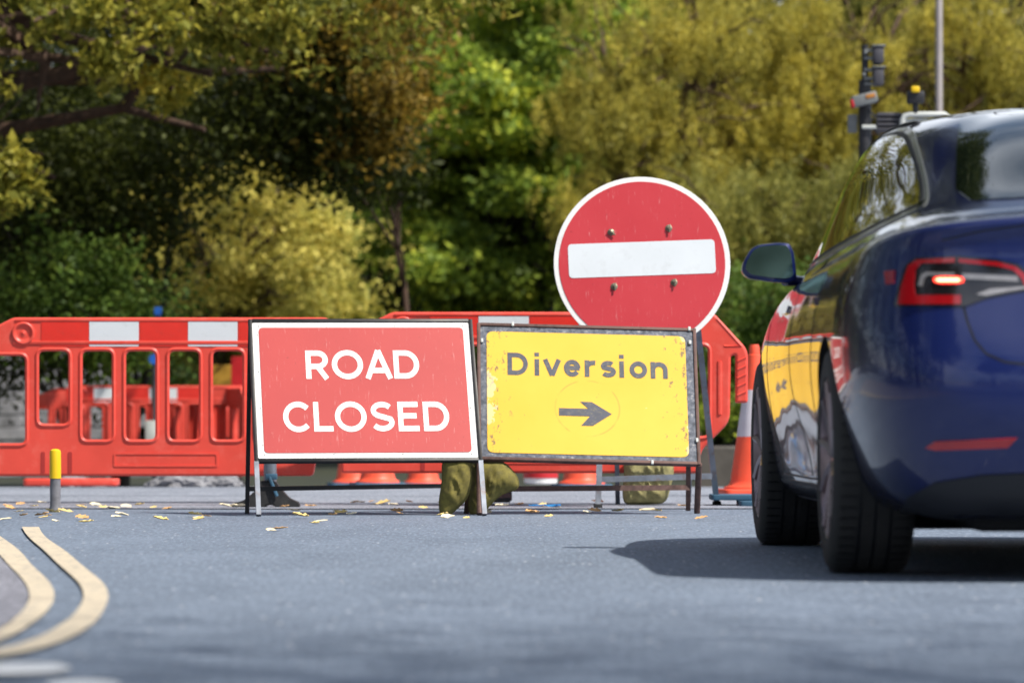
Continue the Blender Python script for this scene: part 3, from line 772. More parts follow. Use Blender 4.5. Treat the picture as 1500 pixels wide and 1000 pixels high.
# site unit: pale rail, dark box, camera on top
d = 31.5; s = F/d; p = at(1345, 0, d); zg = gz(p.x, d)
T = thing('portable_signal_unit', 'pale grey portable works unit with a dark box, just above the car roof', 'works unit', (p.x, d, zg))
X = lambda px: (px-1345)/s
Z = lambda py: H0+(YH-py)/s-zg
bm = bmesh.new(); tube(bm, [(X(1322),0,.12),(X(1322),0,Z(176)),(X(1325),0,Z(170)),(X(1332),0,Z(168)),(X(1384),0,Z(168)),(X(1389),0,Z(171)),(X(1390),0,.12)], .022, 12); obj('rail', bm, M['light_box'], T)
bm = bmesh.new(); box(bm, (0+.03,.05,.10), (.5,.4,.18), bev=.02); obj('base_box', bm, M['light_box'], T); bm = bmesh.new(); box(bm, (.03,.06,Z(181)), (.32,.12,.07), bev=.01); obj('housing', bm, M['light_box'], T)
bm = bmesh.new()
for k in range(4): box(bm, (X(1304),.08,Z(168+k*7)), (.19,.12,.02), bev=.004)
box(bm, (X(1304),.12,Z(178)), (.17,.1,.14), bev=.01); obj('vented_box', bm, M['dark_box'], T)
bm = bmesh.new(); tube(bm, [(X(1341),0,Z(168)),(X(1341),0,Z(150))], .022, 8); box(bm, (X(1341),0,Z(143)), (.125,.1,.09), bev=.015); o = obj('sensor', bm, M['black_plastic'], T)
bm = bmesh.new(); box(bm, (X(1340),-.045,Z(132)), (.06,.06,.045), bev=.01); obj('yellow_cap', bm, M['yellow'], o)
# lamp column
d = 40; p = at(1375.5,0,d); zg = gz(p.x,d)
T = thing('lamp_column', 'slim pinkish grey lamp column rising behind the car roof', 'lamp column', (p.x,d,zg))
bm = bmesh.new(); tube(bm, [(0,0,0),(0,0,1.2),(0,0,1.25),(0,0,7.6)], [.07,.07,.036,.030], 14); obj('shaft', bm, M['galv'], T)
bm = bmesh.new(); tube(bm, [(0,0,7.58),(0,-.2,7.8),(0,-.7,7.85)], .025, 8); obj('arm', bm, M['galv'], T)
bm = bmesh.new(); box(bm, (0,-.95,7.85), (.2,.55,.1), bev=.03); obj('lantern', bm, M['dark_box'], T)
# blurred signs through the left barrier
def far_sign(px, py0, py1, d, wpx, mt, label, board_h, pole='grey_post', round_=False):
    s = F/d; p = at(px,0,d); zg = gz(p.x,d); z1 = H0+(YH-py0)/s-zg
    T = thing('far_sign', label, 'road sign', (p.x,d,zg))
    bm = bmesh.new(); tube(bm, [(0,0,0),(0,0,z1)], .02, 10); obj('post', bm, M['dark_box'], T)
    w2 = wpx/s/2; h2 = board_h/s/2
    me = plate([circ(w2) if round_ else rrect(-w2,-h2,w2,h2,.01)], .012, .002)
    link('board', me, M[mt], T, Matrix(((1,0,0,0),(0,0,-1,-.04),(0,1,0,z1-h2),(0,0,0,1))))
    return T
far_sign(232, 450, 0, 42, 11, 'blue_plain', 'tiny blurred blue sign peeping above the left barrier', 12)
T = far_sign(226, 517, 0, 40, 15, 'blue_plain', 'blurred blue sign over a white plate seen through the left barrier', 18, round_=True)
bm = bmesh.new(); box(bm, (-.03,-.05,.45), (.10,.03,.38), bev=.01); obj('white_plate', bm, M['light_box'], T)
far_sign(322, 534, 0, 43, 34, 'orange_dull', 'blurred yellow board seen through the left barrier beside the red board', 30)
far_sign(349, 522, 0, 42, 20, 'red_plain', 'blurred dark red board seen through the last opening of the left barrier', 52)

# ------------------------------------------------------------------ the car
CX, CY, CYAW = 1.843, 12.88, rad(.83)
CAR = thing('parked_car', 'dark blue electric saloon seen from behind with a lit tail light', 'car', (CX,CY,0), CYAW)
CM = Matrix.Translation((CX,CY,0)) @ Matrix.Rotation(CYAW,4,'Z'); CI = CM.inverted()
ribs = [
 [(0,-0.55,0.17),(0,-0.82,0.2),(0,-0.945,0.34),(0,-1,0.53),(0,-0.96,0.73),(0,-0.92,0.945),(0,-0.94,1.03),(0,-0.74,1.045),(0,-0.42,1.13),(0,-0.02,1.29),(0,0.4,1.4),(0,0.75,1.43)],
 [(0.35,-0.53,0.17),(0.36,-0.8,0.2),(0.37,-0.93,0.34),(0.38,-0.985,0.53),(0.38,-0.95,0.73),(0.37,-0.91,0.93),(0.36,-0.925,1.015),(0.33,-0.72,1.04),(0.31,-0.41,1.125),(0.27,-0.02,1.285),(0.19,0.4,1.395),(0,0.77,1.432)],
 [(0.58,-0.5,0.17),(0.62,-0.75,0.2),(0.655,-0.87,0.34),(0.68,-0.925,0.53),(0.68,-0.89,0.73),(0.668,-0.85,0.925),(0.65,-0.858,0.995),(0.56,-0.66,1.02),(0.505,-0.38,1.1),(0.44,0,1.265),(0.31,0.42,1.385),(0,0.8,1.434)],
 [(0.62,-0.46,0.17),(0.73,-0.64,0.21),(0.79,-0.72,0.34),(0.835,-0.76,0.53),(0.845,-0.73,0.73),(0.825,-0.69,0.915),(0.785,-0.675,0.972),(0.66,-0.5,1.005),(0.575,-0.26,1.09),(0.51,0.08,1.25),(0.35,0.48,1.385),(0,0.85,1.436)],
 [(0.62,-0.38,0.17),(0.775,-0.45,0.21),(0.85,-0.47,0.34),(0.895,-0.48,0.53),(0.905,-0.46,0.73),(0.872,-0.42,0.895),(0.82,-0.39,0.958),(0.7,-0.28,1.01),(0.6,-0.1,1.095),(0.54,0.2,1.262),(0.355,0.54,1.393),(0,0.9,1.438)],
 [(0.62,0,0.17),(0.8,0,0.2),(0.875,0,0.34),(0.91,0,0.53),(0.918,0,0.72),(0.878,0,0.895),(0.812,0,0.955),(0.71,0.03,1.025),(0.625,0.1,1.14),(0.558,0.4,1.318),(0.36,0.66,1.41),(0,0.97,1.441)],
 [(0.62,0.7,0.17),(0.82,0.7,0.19),(0.87,0.7,0.33),(0.913,0.7,0.53),(0.922,0.7,0.72),(0.885,0.7,0.885),(0.822,0.7,0.948),(0.745,0.7,1.03),(0.675,0.75,1.2),(0.598,0.85,1.362),(0.36,0.95,1.425),(0,1.1,1.446)],
 [(0.62,1.4,0.17),(0.82,1.4,0.19),(0.855,1.4,0.33),(0.919,1.4,0.53),(0.927,1.4,0.72),(0.888,1.4,0.875),(0.825,1.4,0.935),(0.775,1.4,1.035),(0.71,1.4,1.21),(0.615,1.32,1.385),(0.36,1.28,1.432),(0,1.3,1.448)],
 [(0.62,2.1,0.17),(0.82,2.1,0.19),(0.87,2.1,0.33),(0.914,2.1,0.53),(0.92,2.1,0.71),(0.886,2.1,0.855),(0.83,2.1,0.915),(0.785,2.1,1),(0.72,1.97,1.16),(0.612,1.68,1.358),(0.36,1.48,1.425),(0,1.5,1.444)],
 [(0.62,2.87,0.17),(0.82,2.87,0.2),(0.88,2.87,0.34),(0.9,2.87,0.52),(0.9,2.87,0.68),(0.87,2.87,0.785),(0.79,2.83,0.85),(0.72,2.55,0.925),(0.66,2.22,1.09),(0.555,1.84,1.322),(0.31,1.6,1.41),(0,1.6,1.441)],
 [(0.55,3.1,0.17),(0.75,3.3,0.2),(0.82,3.38,0.33),(0.84,3.4,0.5),(0.82,3.35,0.63),(0.76,3.25,0.73),(0.66,3.02,0.8),(0.55,2.62,0.93),(0.5,2.26,1.08),(0.42,1.88,1.31),(0.25,1.66,1.41),(0,1.64,1.439)],
 [(0.35,3.3,0.17),(0.45,3.58,0.2),(0.5,3.65,0.33),(0.5,3.66,0.48),(0.48,3.6,0.6),(0.45,3.4,0.7),(0.38,3.05,0.82),(0.32,2.64,0.935),(0.29,2.29,1.08),(0.24,1.9,1.31),(0.15,1.69,1.41),(0,1.66,1.438)],
 [(0,3.32,0.17),(0,3.62,0.2),(0,3.69,0.33),(0,3.7,0.48),(0,3.64,0.6),(0,3.45,0.7),(0,3.1,0.825),(0,2.65,0.94),(0,2.3,1.08),(0,1.92,1.31),(0,1.71,1.41),(0,1.68,1.437)]
]
A = np.array(ribs, float); nr, nv, _ = A.shape
Lh = A.copy(); Lh[:,:,0] *= -1                       # left side x < 0
full = np.concatenate([Lh, A[-2:0:-1]], 0); nu = full.shape[0]
def bs(t):
    return np.array([(1-t)**3, 3*t**3-6*t**2+4, -3*t**3+3*t**2+3*t+1, t**3])/6
def evalgrid(P, su, sv):
    # P[nu,nv,3] periodic in u, end-extended in v
    nu, nv = P.shape[:2]
    Q = np.concatenate([2*P[:, :1]-P[:, 1:2], P, 2*P[:, -1:]-P[:, -2:-1]], 1)
    out = np.zeros((nu*su, (nv-1)*sv+1, 3))
    tmp = np.zeros((nu*su, nv+2, 3))
    for i in range(nu):
        for k in range(su):
            w_ = bs(k/su)
            tmp[i*su+k] = sum(w_[m]*Q[(i-1+m)%nu] for m in range(4))
    for j in range(nv-1):
        for k in range(sv):
            w_ = bs(k/sv); out[:, j*sv+k] = sum(w_[m]*tmp[:, j+m] for m in range(4))
    out[:, -1] = sum(bs(1.0)[m]*tmp[:, nv-2+m] for m in range(4))
    return out
for _ in range(1):       # even out the glasshouse between neighbouring ribs
    g2 = full.copy()
    for v_ in (7,8,9,10):
        g2[:,v_] = .8*full[:,v_]+.10*(np.roll(full[:,v_],1,0)+np.roll(full[:,v_],-1,0))
    full = g2; 
wts = np.array([.85]*7+[.75,.7,.7,.6,.85])[None,:,None]
Pc = full.copy()
for it in range(3):
    E_ = evalgrid(Pc, 1, 1); Pc = Pc + wts*(full-E_)
S = evalgrid(Pc, 7, 8); S[:, -1, 0] = 0
bm = bmesh.new(); VV = [[bm.verts.new(p) for p in row] for row in S]
for i in range(len(VV)):
    j2 = (i+1) % len(VV)
    for j in range(len(VV[0])-1): bm.faces.new((VV[i][j], VV[i][j+1], VV[j2][j+1], VV[j2][j]))
bot = bm.verts.new((0,1.3,.17))
for i in range(len(VV)): bm.faces.new((VV[i][0], VV[(i+1)%len(VV)][0], bot))
bmesh.ops.remove_doubles(bm, verts=bm.verts, dist=.0008)
bmesh.ops.dissolve_degenerate(bm, edges=bm.edges, dist=.0003)
bmesh.ops.recalc_face_normals(bm, faces=bm.faces)
cen = [f for f in bm.faces if f.calc_center_median().z > 1.4]
if sum(f.normal.z for f in cen) < 0: bmesh.ops.reverse_faces(bm, faces=bm.faces)
BV = BVHTree.FromBMesh(bm)

m, nt, b = newmat('car_paint')
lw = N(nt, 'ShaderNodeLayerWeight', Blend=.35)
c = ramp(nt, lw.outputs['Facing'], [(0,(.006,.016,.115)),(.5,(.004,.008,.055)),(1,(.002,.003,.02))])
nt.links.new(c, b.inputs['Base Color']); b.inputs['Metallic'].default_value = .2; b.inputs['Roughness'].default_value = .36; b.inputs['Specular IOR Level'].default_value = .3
b.inputs['Coat Weight'].default_value = 1; b.inputs['Coat Roughness'].default_value = .045; b.inputs['Coat IOR'].default_value = 1.5
bn = N(nt, 'ShaderNodeBump', Strength=.8, Distance=.003); nt.links.new(noise(nt, coords(nt,(1,1,.5)), 3.2, 0, .3), bn.inputs['Height']); nt.links.new(bn.outputs[0], b.inputs['Coat Normal'])
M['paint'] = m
M['under'] = M['under']
M['well'] = pm('wheel_well', (.006,.006,.007), .9, var=.3)
M['gap'] = pm('panel_gap', (.004,.004,.006), .6)
M['trim'] = pm('satin_trim', (.12,.13,.12), .38, .3, coat=.3, var=.05)
m, nt, b = newmat('car_glass'); b.inputs['Base Color'].default_value = (.004,.007,.005,1); b.inputs['Roughness'].default_value = .03
b.inputs['Specular IOR Level'].default_value = .75; b.inputs['Coat Weight'].default_value = .6; M['glass'] = m
M['lamp_red'] = pm('lamp_red', (.36,.005,.010), .12, coat=1, var=.05)
M['lamp_dark'] = pm('lamp_housing', (.012,.010,.012), .15, coat=1, var=.1)
M['lamp_clear'] = pm('lamp_clear', (.35,.33,.33), .2, .4, coat=1, var=.15, vs=30)
M['led'] = emis(pm('brake_led', (.9,.1,.06), .3), (1,.04,.02), 2.2)
M['led_core'] = emis(pm('brake_led_core', (.9,.6,.3), .3), (1,.45,.25), 3)
M['reflector'] = pm('bumper_reflector', (.45,.01,.015), .15, coat=1)
M['diffuser'] = pm('lower_bumper', (.012,.013,.018), .55, var=.2)
M['tyre'] = pm('tyre', (.034,.032,.031), .85, var=.3, bump=.5, bs=60)
M['rim'] = pm('wheel_rim', (.30,.23,.24), .3, .8, var=.1)  # pinkish tint of reflections is put into the rim colour
M['mirror'] = pm('mirror_glass', (.16,.26,.27), .05, 1, var=0)  # teal tint stands in for dark reflections in the glass

def cutter():
    c = bmesh.new()
    for y in (0, 2.875):
        for s in (-1, 1):
            lathe(c, [(.352,-.30),(.352,.30)], 72, Matrix.Translation((s*.92, y, .345)) @ Matrix.Rotation(PI/2,4,'Y'))
    bmesh.ops.recalc_face_normals(c, faces=c.faces)
    me = bpy.data.meshes.new('cut'); c.to_mesh(me); c.free(); me.materials.append(M['well']); return me
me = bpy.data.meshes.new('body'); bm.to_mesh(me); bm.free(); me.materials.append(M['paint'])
tmpo = bpy.data.objects.new('tmpbody', me); COL.objects.link(tmpo); cut = bpy.data.objects.new('tmpcut', cutter()); COL.objects.link(cut)
md = tmpo.modifiers.new('b', 'BOOLEAN'); md.object = cut; md.operation = 'DIFFERENCE'; md.solver = 'EXACT'; md.material_mode = 'TRANSFER'
dg = bpy.context.evaluated_depsgraph_get(); dg.update()
bme = bpy.data.meshes.new_from_object(tmpo.evaluated_get(dg), depsgraph=dg); bme.name = 'body'
bpy.data.objects.remove(tmpo); bpy.data.objects.remove(cut)
bme.polygons.foreach_set('use_smooth', [True]*len(bme.polygons)); bme.set_sharp_from_angle(angle=rad(50))
BO = bpy.data.objects.new('body', bme); COL.objects.link(BO); BO.parent = CAR

CAMO = CI @ Vector((0,0,H0))
def cam_ray(a, b_):
    p = CI @ at(a, b_, 13.0); return CAMO, (p-CAMO).normalized()
def side_ray(a, b_): return Vector((-3, a, b_)), Vector((1,0,0))
def top_ray(a, b_): return Vector((a, b_, 4)), Vector((0,0,-1))
def patch(name, poly, mt, proj=cam_ray, step=None, off=.003, parent=None, mirror=True, skirt=.006, rnd=0):
    if rnd: poly = [tuple(p) for p in rpoly(poly, rnd, 5)]
    if step is None: step = 9 if proj is cam_ray else .03
    bm = bmesh.new(); bm.faces.new([bm.verts.new((p[0],p[1],0)) for p in poly])
    xs = [p[0] for p in poly]; ys = [p[1] for p in poly]
    for ax, lo, hi in ((Vector((1,0,0)),min(xs),max(xs)), (Vector((0,1,0)),min(ys),max(ys))):
        q = lo+step*.7
        while q < hi:
            bmesh.ops.bisect_plane(bm, geom=bm.verts[:]+bm.edges[:]+bm.faces[:], plane_co=ax*q, plane_no=ax); q += step
    bmesh.ops.triangulate(bm, faces=[f for f in bm.faces if len(f.verts) > 4])
    be = [e for e in bm.edges if len(e.link_faces) == 1]
    nrm = {}; last = None
    for v in bm.verts:
        o, d = proj(v.co.x, v.co.y)
        h, n, i, ds = BV.ray_cast(o, d)
        if h is None:
            h, n, i, ds = BV.find_nearest(o+d*((last-o).length if last is not None else 13))
        last = h
        if n.dot(d) > 0: n = -n
        nrm[v] = n; v.co = h+n*off
    sk = {}
    for e in be:
        for v in e.verts:
            if v not in sk: sk[v] = bm.verts.new(v.co-nrm[v]*skirt)
    for e in be: bm.faces.new((e.verts[0], e.verts[1], sk[e.verts[1]], sk[e.verts[0]]))
    bmesh.ops.recalc_face_normals(bm, faces=bm.faces)
    # make sure the face looks outwards
    s = sum(f.normal.dot(nrm[f.verts[0]]) for f in bm.faces if f.verts[0] in nrm and f.verts[1] in nrm and f.verts[2] in nrm)
    if s < 0: bmesh.ops.reverse_faces(bm, faces=bm.faces)
    m2 = None
    if mirror:
        m2 = bm.copy()
        for v in m2.verts: v.co.x *= -1
        bmesh.ops.reverse_faces(m2, faces=m2.faces)
    o1 = obj(name, bm, M[mt], parent or CAR, recalc=False, angle=35)
    if m2: obj(name, m2, M[mt], parent if (parent and parent is not CAR) else CAR, recalc=False, angle=35)
    return o1
def strip(P, w_):
    """outline of a thin band following a polyline"""
    P = [Vector(p) for p in P]; L_ = []; R_ = []
    for i in range(len(P)):
        t = (P[min(i+1,len(P)-1)]-P[max(0,i-1)]).normalized(); n = Vector((-t.y,t.x))*w_/2
        L_.append(P[i]+n); R_.append(P[i]-n)
    return [tuple(p) for p in L_]+[tuple(p) for p in R_[::-1]]

# side glass
ARCH = [(2.42,.952),(2.2,1.075),(1.9,1.225),(1.62,1.325),(1.3,1.375),(1.0,1.382),(.72,1.355),(.48,1.298),(.22,1.215),(.0,1.125),(-.10,1.078),(-.03,1.060),(.25,1.035),(.7,1.008),(1.2,.985),(1.8,.962),(2.3,.940)]
ARCH = [tuple(p) for p in rpoly(ARCH, [.02]+[.16]*11+[.02,.03]+[.1]*3, 3)]
ctr = Vector((1.2,1.15))
def shrink(P, k):
    out = []
    n = len(P)
    for i in range(n):
        a = Vector(P[i-1]); p = Vector(P[i]); b_ = Vector(P[(i+1)%n]); t = (b_-a).normalized(); nn = Vector((-t.y,t.x))
        if (ctr-p).dot(nn) < 0: nn = -nn
        out.append(tuple(p+nn*k))
    return out
patch('window_trim', ARCH, 'trim', side_ray, .05, .004)
G_ = shrink(ARCH, .026)
patch('window_seal', shrink(ARCH, .014), 'gap', side_ray, .05, .0055)
patch('side_window', G_, 'glass', side_ray, .04, .0065)
for s_ in (-1, 1):
    bm = bmesh.new(); P = []
    for a_, b_ in rpoly([(2.46,.94),(2.2,1.09),(1.9,1.24),(1.62,1.34),(1.3,1.39),(1.0,1.396),(.8,1.38)], .1, 3):
        o_, d_ = side_ray(a_, b_); h_, n_, _i, _d = BV.ray_cast(o_, d_)
        if h_: h_ = h_+n_*.001; P.append((h_.x*(-s_), h_.y, h_.z))
    k_ = len(P); tube(bm, P, [.009*min(1,.25+(k_-1-q_)/8) for q_ in range(k_)], 8); obj('roof_moulding', bm, M['gap'], CAR)
# glass roof, rear window, windscreen
patch('roof_glass', [(-.46,.62),(0,.60),(.46,.62),(.485,1.0),(.48,1.45),(0,1.52),(-.48,1.45),(-.485,1.0)], 'glass', top_ray, .06, .003, mirror=False, rnd=.05)
patch('rear_window', [(-.45,.58),(0,.56),(.45,.58),(.515,.1),(.555,-.22),(.53,-.42),(.42,-.50),(0,-.54),(-.42,-.50),(-.53,-.42),(-.555,-.22),(-.515,.1)], 'glass', top_ray, .05, .003, mirror=False, rnd=.04)
patch('windscreen', [(-.47,1.55),(0,1.60),(.47,1.55),(.60,2.1),(.66,2.42),(0,2.60),(-.66,2.42),(-.60,2.1)], 'glass', top_ray, .06, .003, mirror=False)
# door handles and seams on the sides
for y in (.42,1.45):
    patch('door_handle', rrect(y,.80,y+.22,.825,.01), 'paint', side_ray, .03, .008)
for P in ([(1.22,.97),(1.22,.55),(1.20,.27)], [(.40,.98),(.42,.75),(.50,.58),(.56,.35),(.58,.27)], [(2.35,.93),(2.37,.7),(2.33,.45),(2.28,.27)], [(.58,.265),(1.4,.26),(2.28,.265)]):
    patch('door_seam', strip(P, .007), 'gap', side_ray, .04, .0012, skirt=.002)
patch('sill', [(.40,.185),(2.45,.185),(2.45,.245),(.40,.245)], 'diffuser', side_ray, .08, .004)
patch('charge_flap', strip([(-.50,.74),(-.32,.80)], .002), 'gap', side_ray, .04, .0012, skirt=.002)
# tail lamp
HL = [(1310,449),(1317,420),(1328,388),(1341,378),(1404,375),(1460,380),(1492,387),(1508,402),(1514,424),(1480,430),(1445,437),(1414,449)]
HS = patch('tail_light', HL, 'lamp_dark', off=.004)
lights = [o for o in bpy.data.objects if o.parent is CAR and o.name.startswith('tail_light')]
for n_, P, mt, off in (
  ('red_lens', [(1317,446),(1322,420),(1332,390),(1344,381),(1399,378),(1399,385),(1351,386),(1342,396),(1340,418),(1342,433),(1408,433),(1408,446)], 'lamp_red', .007),
  ('red_lens', [(1405,379),(1460,384),(1488,391),(1502,403),(1508,421),(1502,422),(1496,408),(1484,396),(1460,390),(1405,385)], 'lamp_red', .007),
  ('clear_lens', [(1346,419),(1350,404),(1358,399),(1399,400),(1399,404),(1360,404),(1355,409),(1352,420)], 'lamp_clear', .007),
  ('clear_lens', [(1410,401),(1490,405),(1492,413),(1410,409)], 'lamp_clear', .007),
  ('clear_lens', [(1430,432),(1450,424),(1504,420),(1506,423),(1480,427),(1445,434)], 'lamp_clear', .007),
  ('glow', [(1368,410),(1371,406.5),(1380,405.5),(1403,405.5),(1411,407),(1413,411),(1411,414.5),(1402,416),(1378,416),(1370,414)], 'led', .008),
  ('glow_core', [(1372,411),(1376,408.5),(1404,408.5),(1408,411),(1404,413.5),(1376,413.5)], 'led_core', .010)):
    before = set(bpy.data.objects)
    patch(n_, P, mt, off=off, step=5, skirt=.003)
    for o in sorted([o for o in bpy.data.objects if o not in before], key=lambda q: q.name):
        cx = sum(v.co.x for v in o.data.vertices)/len(o.data.vertices)
        o.parent = next(l for l in lights if (sum(v.co.x for v in l.data.vertices) < 0) == (cx < 0))
patch('side_marker', [(1296,398),(1312,396),(1310,415),(1299,417)], 'lamp_red', off=.004)
# trunk lid seam, bumper details
patch('boot_seam', strip([(1412,449),(1417,470),(1428,498),(1445,518),(1472,530),(1520,535),(1620,536),(1720,536)], 3.0), 'gap', off=.0012, step=8, skirt=.002)
patch('boot_seam', strip([(1380,352),(1440,338),(1520,327),(1620,322),(1720,320)], 2.2), 'gap', off=.0012, step=8, skirt=.002)
patch('rear_reflector', [(1356,655),(1370,646),(1490,641),(1476,655),(1370,659)], 'reflector', off=.004)
patch('lower_bumper', [(1316,752),(1330,728),(1370,706),(1440,695),(1560,690),(1725,690),(1725,764),(1560,768),(1400,768),(1345,764)], 'diffuser', off=.004)
# underside lumps
bm = bmesh.new(); box(bm, (0,-.35,.185), (1.1,.5,.10), bev=.03); box(bm, (0,1.4,.16), (1.4,2.2,.08), bev=.03); box(bm, (-.3,-.55,.16), (.16,.14,.06), bev=.02); box(bm, (.1,-.6,.155), (.5,.12,.05), bev=.02)
tube(bm, [(-.8,0,.32),(.8,0,.32)], .06, 10)
obj('underbody', bm, M['well'], CAR)
# number plate on the boot lid, blank plate edge out of frame
bm = bmesh.new(); box(bm, (0,-.985,.70), (.5,.012,.11), Matrix.Rotation(rad(-8),3,'X'), .003); obj('number_plate', bm, pm('plate_yellow', (.75,.5,.03), .4), CAR)
# wheels
def wheel(x, y):
    s = -1 if x < 0 else 1
    R4 = Matrix.Translation((x, y, .335)) @ Matrix.Rotation(PI/2*s,4,'Y')      # local +z points outwards
    bm = bmesh.new()
    pr = [(.225,-.10),(.24,-.118),(.28,-.122),(.312,-.116),(.328,-.104),(.3345,-.09),(.336,-.05),(.3365,0),(.336,.05),(.3345,.09),(.328,.104),(.312,.116),(.28,.122),(.24,.118),(.232,.10),(.230,.06),(.226,0)]
    lathe(bm, pr, 72, None, closed=True)
    # tread grooves
    t = obj('wheel', bm, M['tyre'], CAR, R4, angle=50)
    bm = bmesh.new()
    for zz in (-.045,.0,.045): lathe(bm, [(.3372,zz-.004),(.3372,zz+.004)], 72)
    for k in range(60):
        an = 2*PI*k/60
        for zz in (-.078,.078): box(bm, (.3362*math.cos(an), .3362*math.sin(an), zz), (.002,.004,.05), Matrix.Rotation(an,3,'Z'))
    obj('tread', bm, M['gap'], t)
    bm = bmesh.new(); lathe(bm, [(.236,.104),(.242,.112),(.232,.116),(.222,.10),(.212,.05),(.212,-.09),(.236,-.095),(.226,0)], 48, None, closed=True)
    for k in range(10):
        an = 2*PI*k/10; an2 = an+.10
        tube(bm, [(.03*math.cos(an),.03*math.sin(an),.085),(.13*math.cos(an),.13*math.sin(an),.10),(.228*math.cos(an2),.228*math.sin(an2),.108)], [.020,.014,.013], 6)
    lathe(bm, [(.055,.06),(.055,.095),(.04,.10),(.001,.10)], 20)
    obj('rim', bm, M['rim'], t)
    bm = bmesh.new(); lathe(bm, [(.165,-.02),(.165,.0)], 32); lathe(bm, [(.205,-.06),(.205,-.05)], 32); obj('brake_disc', bm, M['dark_box'], t)
for y in (0, 2.875):
    for s in (-1,1): wheel(s*.797, y)
# mirrors
def mirror_part(s):
    q = [(1086,399),(1089,383),(1100,364),(1112,358),(1140,355),(1157,356),(1164,370),(1168,411),(1155,415),(1130,413),(1096,408)]
    dM = CY+2.05
    L_ = [CI @ at(px,py,dM) for px,py in q]; cen = sum(L_, Vector())/len(L_)
    P2 = rpoly([((p.x-cen.x), (p.z-cen.z)) for p in L_], .012, 3)
    bm = bmesh.new(); rings = []
    for (yy, k) in ((.0,.94),(.004,.985),(.02,1.0),(.06,.98),(.10,.86),(.13,.62),(.142,.3)):
        rings.append([bm.verts.new(((cen.x+p[0]*k)*(1 if s<0 else -1), cen.y+yy, cen.z+p[1]*k)) for p in P2])
    n = len(P2)
    for i in range(len(rings)-1):
        for k in range(n): bm.faces.new((rings[i][k],rings[i][(k+1)%n],rings[i+1][(k+1)%n],rings[i+1][k]))
    bm.faces.new(rings[0]); bm.faces.new(rings[-1])
    h = obj('door_mirror', bm, M['paint'], CAR, angle=50)
    bm = bmesh.new()
    a = [bm.verts.new(((cen.x+p[0]*.86)*(1 if s<0 else -1), cen.y-.003, cen.z+.004+p[1]*.82)) for p in P2]
    b_ = [bm.verts.new(((cen.x+p[0]*.86)*(1 if s<0 else -1), cen.y+.004, cen.z+.004+p[1]*.82)) for p in P2]
    bm.faces.new(a); bm.faces.new(b_[::-1])
    for k in range(n): bm.faces.new((a[k],b_[k],b_[(k+1)%n],a[(k+1)%n]))
    # a slight convex tilt: glass looks a little outwards and down the side
    obj('mirror_glass', bm, M['mirror'], h, smooth=False)
    bm = bmesh.new(); a = CI @ at(1150,409,dM+.05); b2 = CI @ at(1196,412,dM+.15)
    sg = 1 if s < 0 else -1
    tube(bm, [(a.x*sg,a.y,a.z),((a.x+b2.x)/2*sg,(a.y+b2.y)/2,(a.z+b2.z)/2-.003),(b2.x*sg,b2.y,b2.z)], [.024,.017,.022], 10)
    obj('mirror_arm', bm, M['paint'], h, angle=60)
mirror_part(-1); mirror_part(1)

# ------------------------------------------------------------------ trees and bushes
def leafmesh(name, C, per, sig, size, droop=0, ln=.5, mt=None, parent=None, aspect=.55, up=.5, rng=RNG):
    n = len(C)*per
    P = np.repeat(C, per, 0) + rng.normal(0,1,(n,3))*np.array(sig)
    if droop:
        t = rng.random(n); P[:,2] -= t*droop; P[:,:2] += (np.repeat(rng.normal(0,.12,(len(C),2)), per, 0))*t[:,None]
    a = rng.normal(0,1,(n,3)); 
    if droop: a[:,2] -= 1.6
    a /= np.linalg.norm(a,axis=1)[:,None]
    nn = rng.normal(0,1,(n,3)); nn[:,2] += up; nn -= (nn*a).sum(1)[:,None]*a; nn /= np.linalg.norm(nn,axis=1)[:,None]
    b = np.cross(nn, a); L = size*(.6+.8*rng.random(n))[:,None]
    V = np.empty((n,4,3)); V[:,0] = P-a*L*.5; V[:,1] = P+b*L*aspect*.5+nn*L*.08; V[:,2] = P+a*L*.5; V[:,3] = P-b*L*aspect*.5+nn*L*.08
    me = bpy.data.meshes.new(name); me.vertices.add(n*4); me.vertices.foreach_set('co', V.ravel())
    me.loops.add(n*4); me.loops.foreach_set('vertex_index', np.arange(n*4, dtype=np.int32))
    me.polygons.add(n); me.polygons.foreach_set('loop_start', np.arange(0,n*4,4,dtype=np.int32)); me.polygons.foreach_set('loop_total', np.full(n,4,dtype=np.int32))
    me.update(calc_edges=True); me.validate()
    return link(name, me, mt, parent)
def shell(blobs, n, inner=.55, rng=RNG, zmin=.05, clump=True):
    w_ = np.array([b[3]*b[4]+b[4]*b[5]+b[3]*b[5] for b in blobs]); w_ = w_/w_.sum()
    idx = rng.choice(len(blobs), n, p=w_); B = np.array(blobs)[idx]
    d = rng.normal(0,1,(n,3)); d /= np.linalg.norm(d,axis=1)[:,None]
    r = inner+(1-inner)*rng.random(n)**.6
    C = B[:,:3]+d*r[:,None]*B[:,3:6]
    k = max(3, n//9); lead = C[:k]; who = rng.integers(0, k, n); loose = rng.random(n) < (.22 if clump else 2)
    j = lead[who]+rng.normal(0,1,(n,3))*np.minimum(.30, B[who][:,3:6].mean(1)*.28)[:,None]*np.array([1.1,1,.7])
    C = np.where(loose[:,None], C, j)
    C[:,2] = np.maximum(C[:,2], zmin); return C
def wiggle(a, b, n, amp, rnd):
    a = Vector(a); b = Vector(b); L_ = (b-a).length
    return [a.lerp(b,k/n)+Vector([rnd.uniform(-1,1)*amp*L_ for _ in range(3)])*(1 if 0<k<n else 0)+Vector((0,0,.10*L_*math.sin(PI*k/n))) for k in range(n+1)]
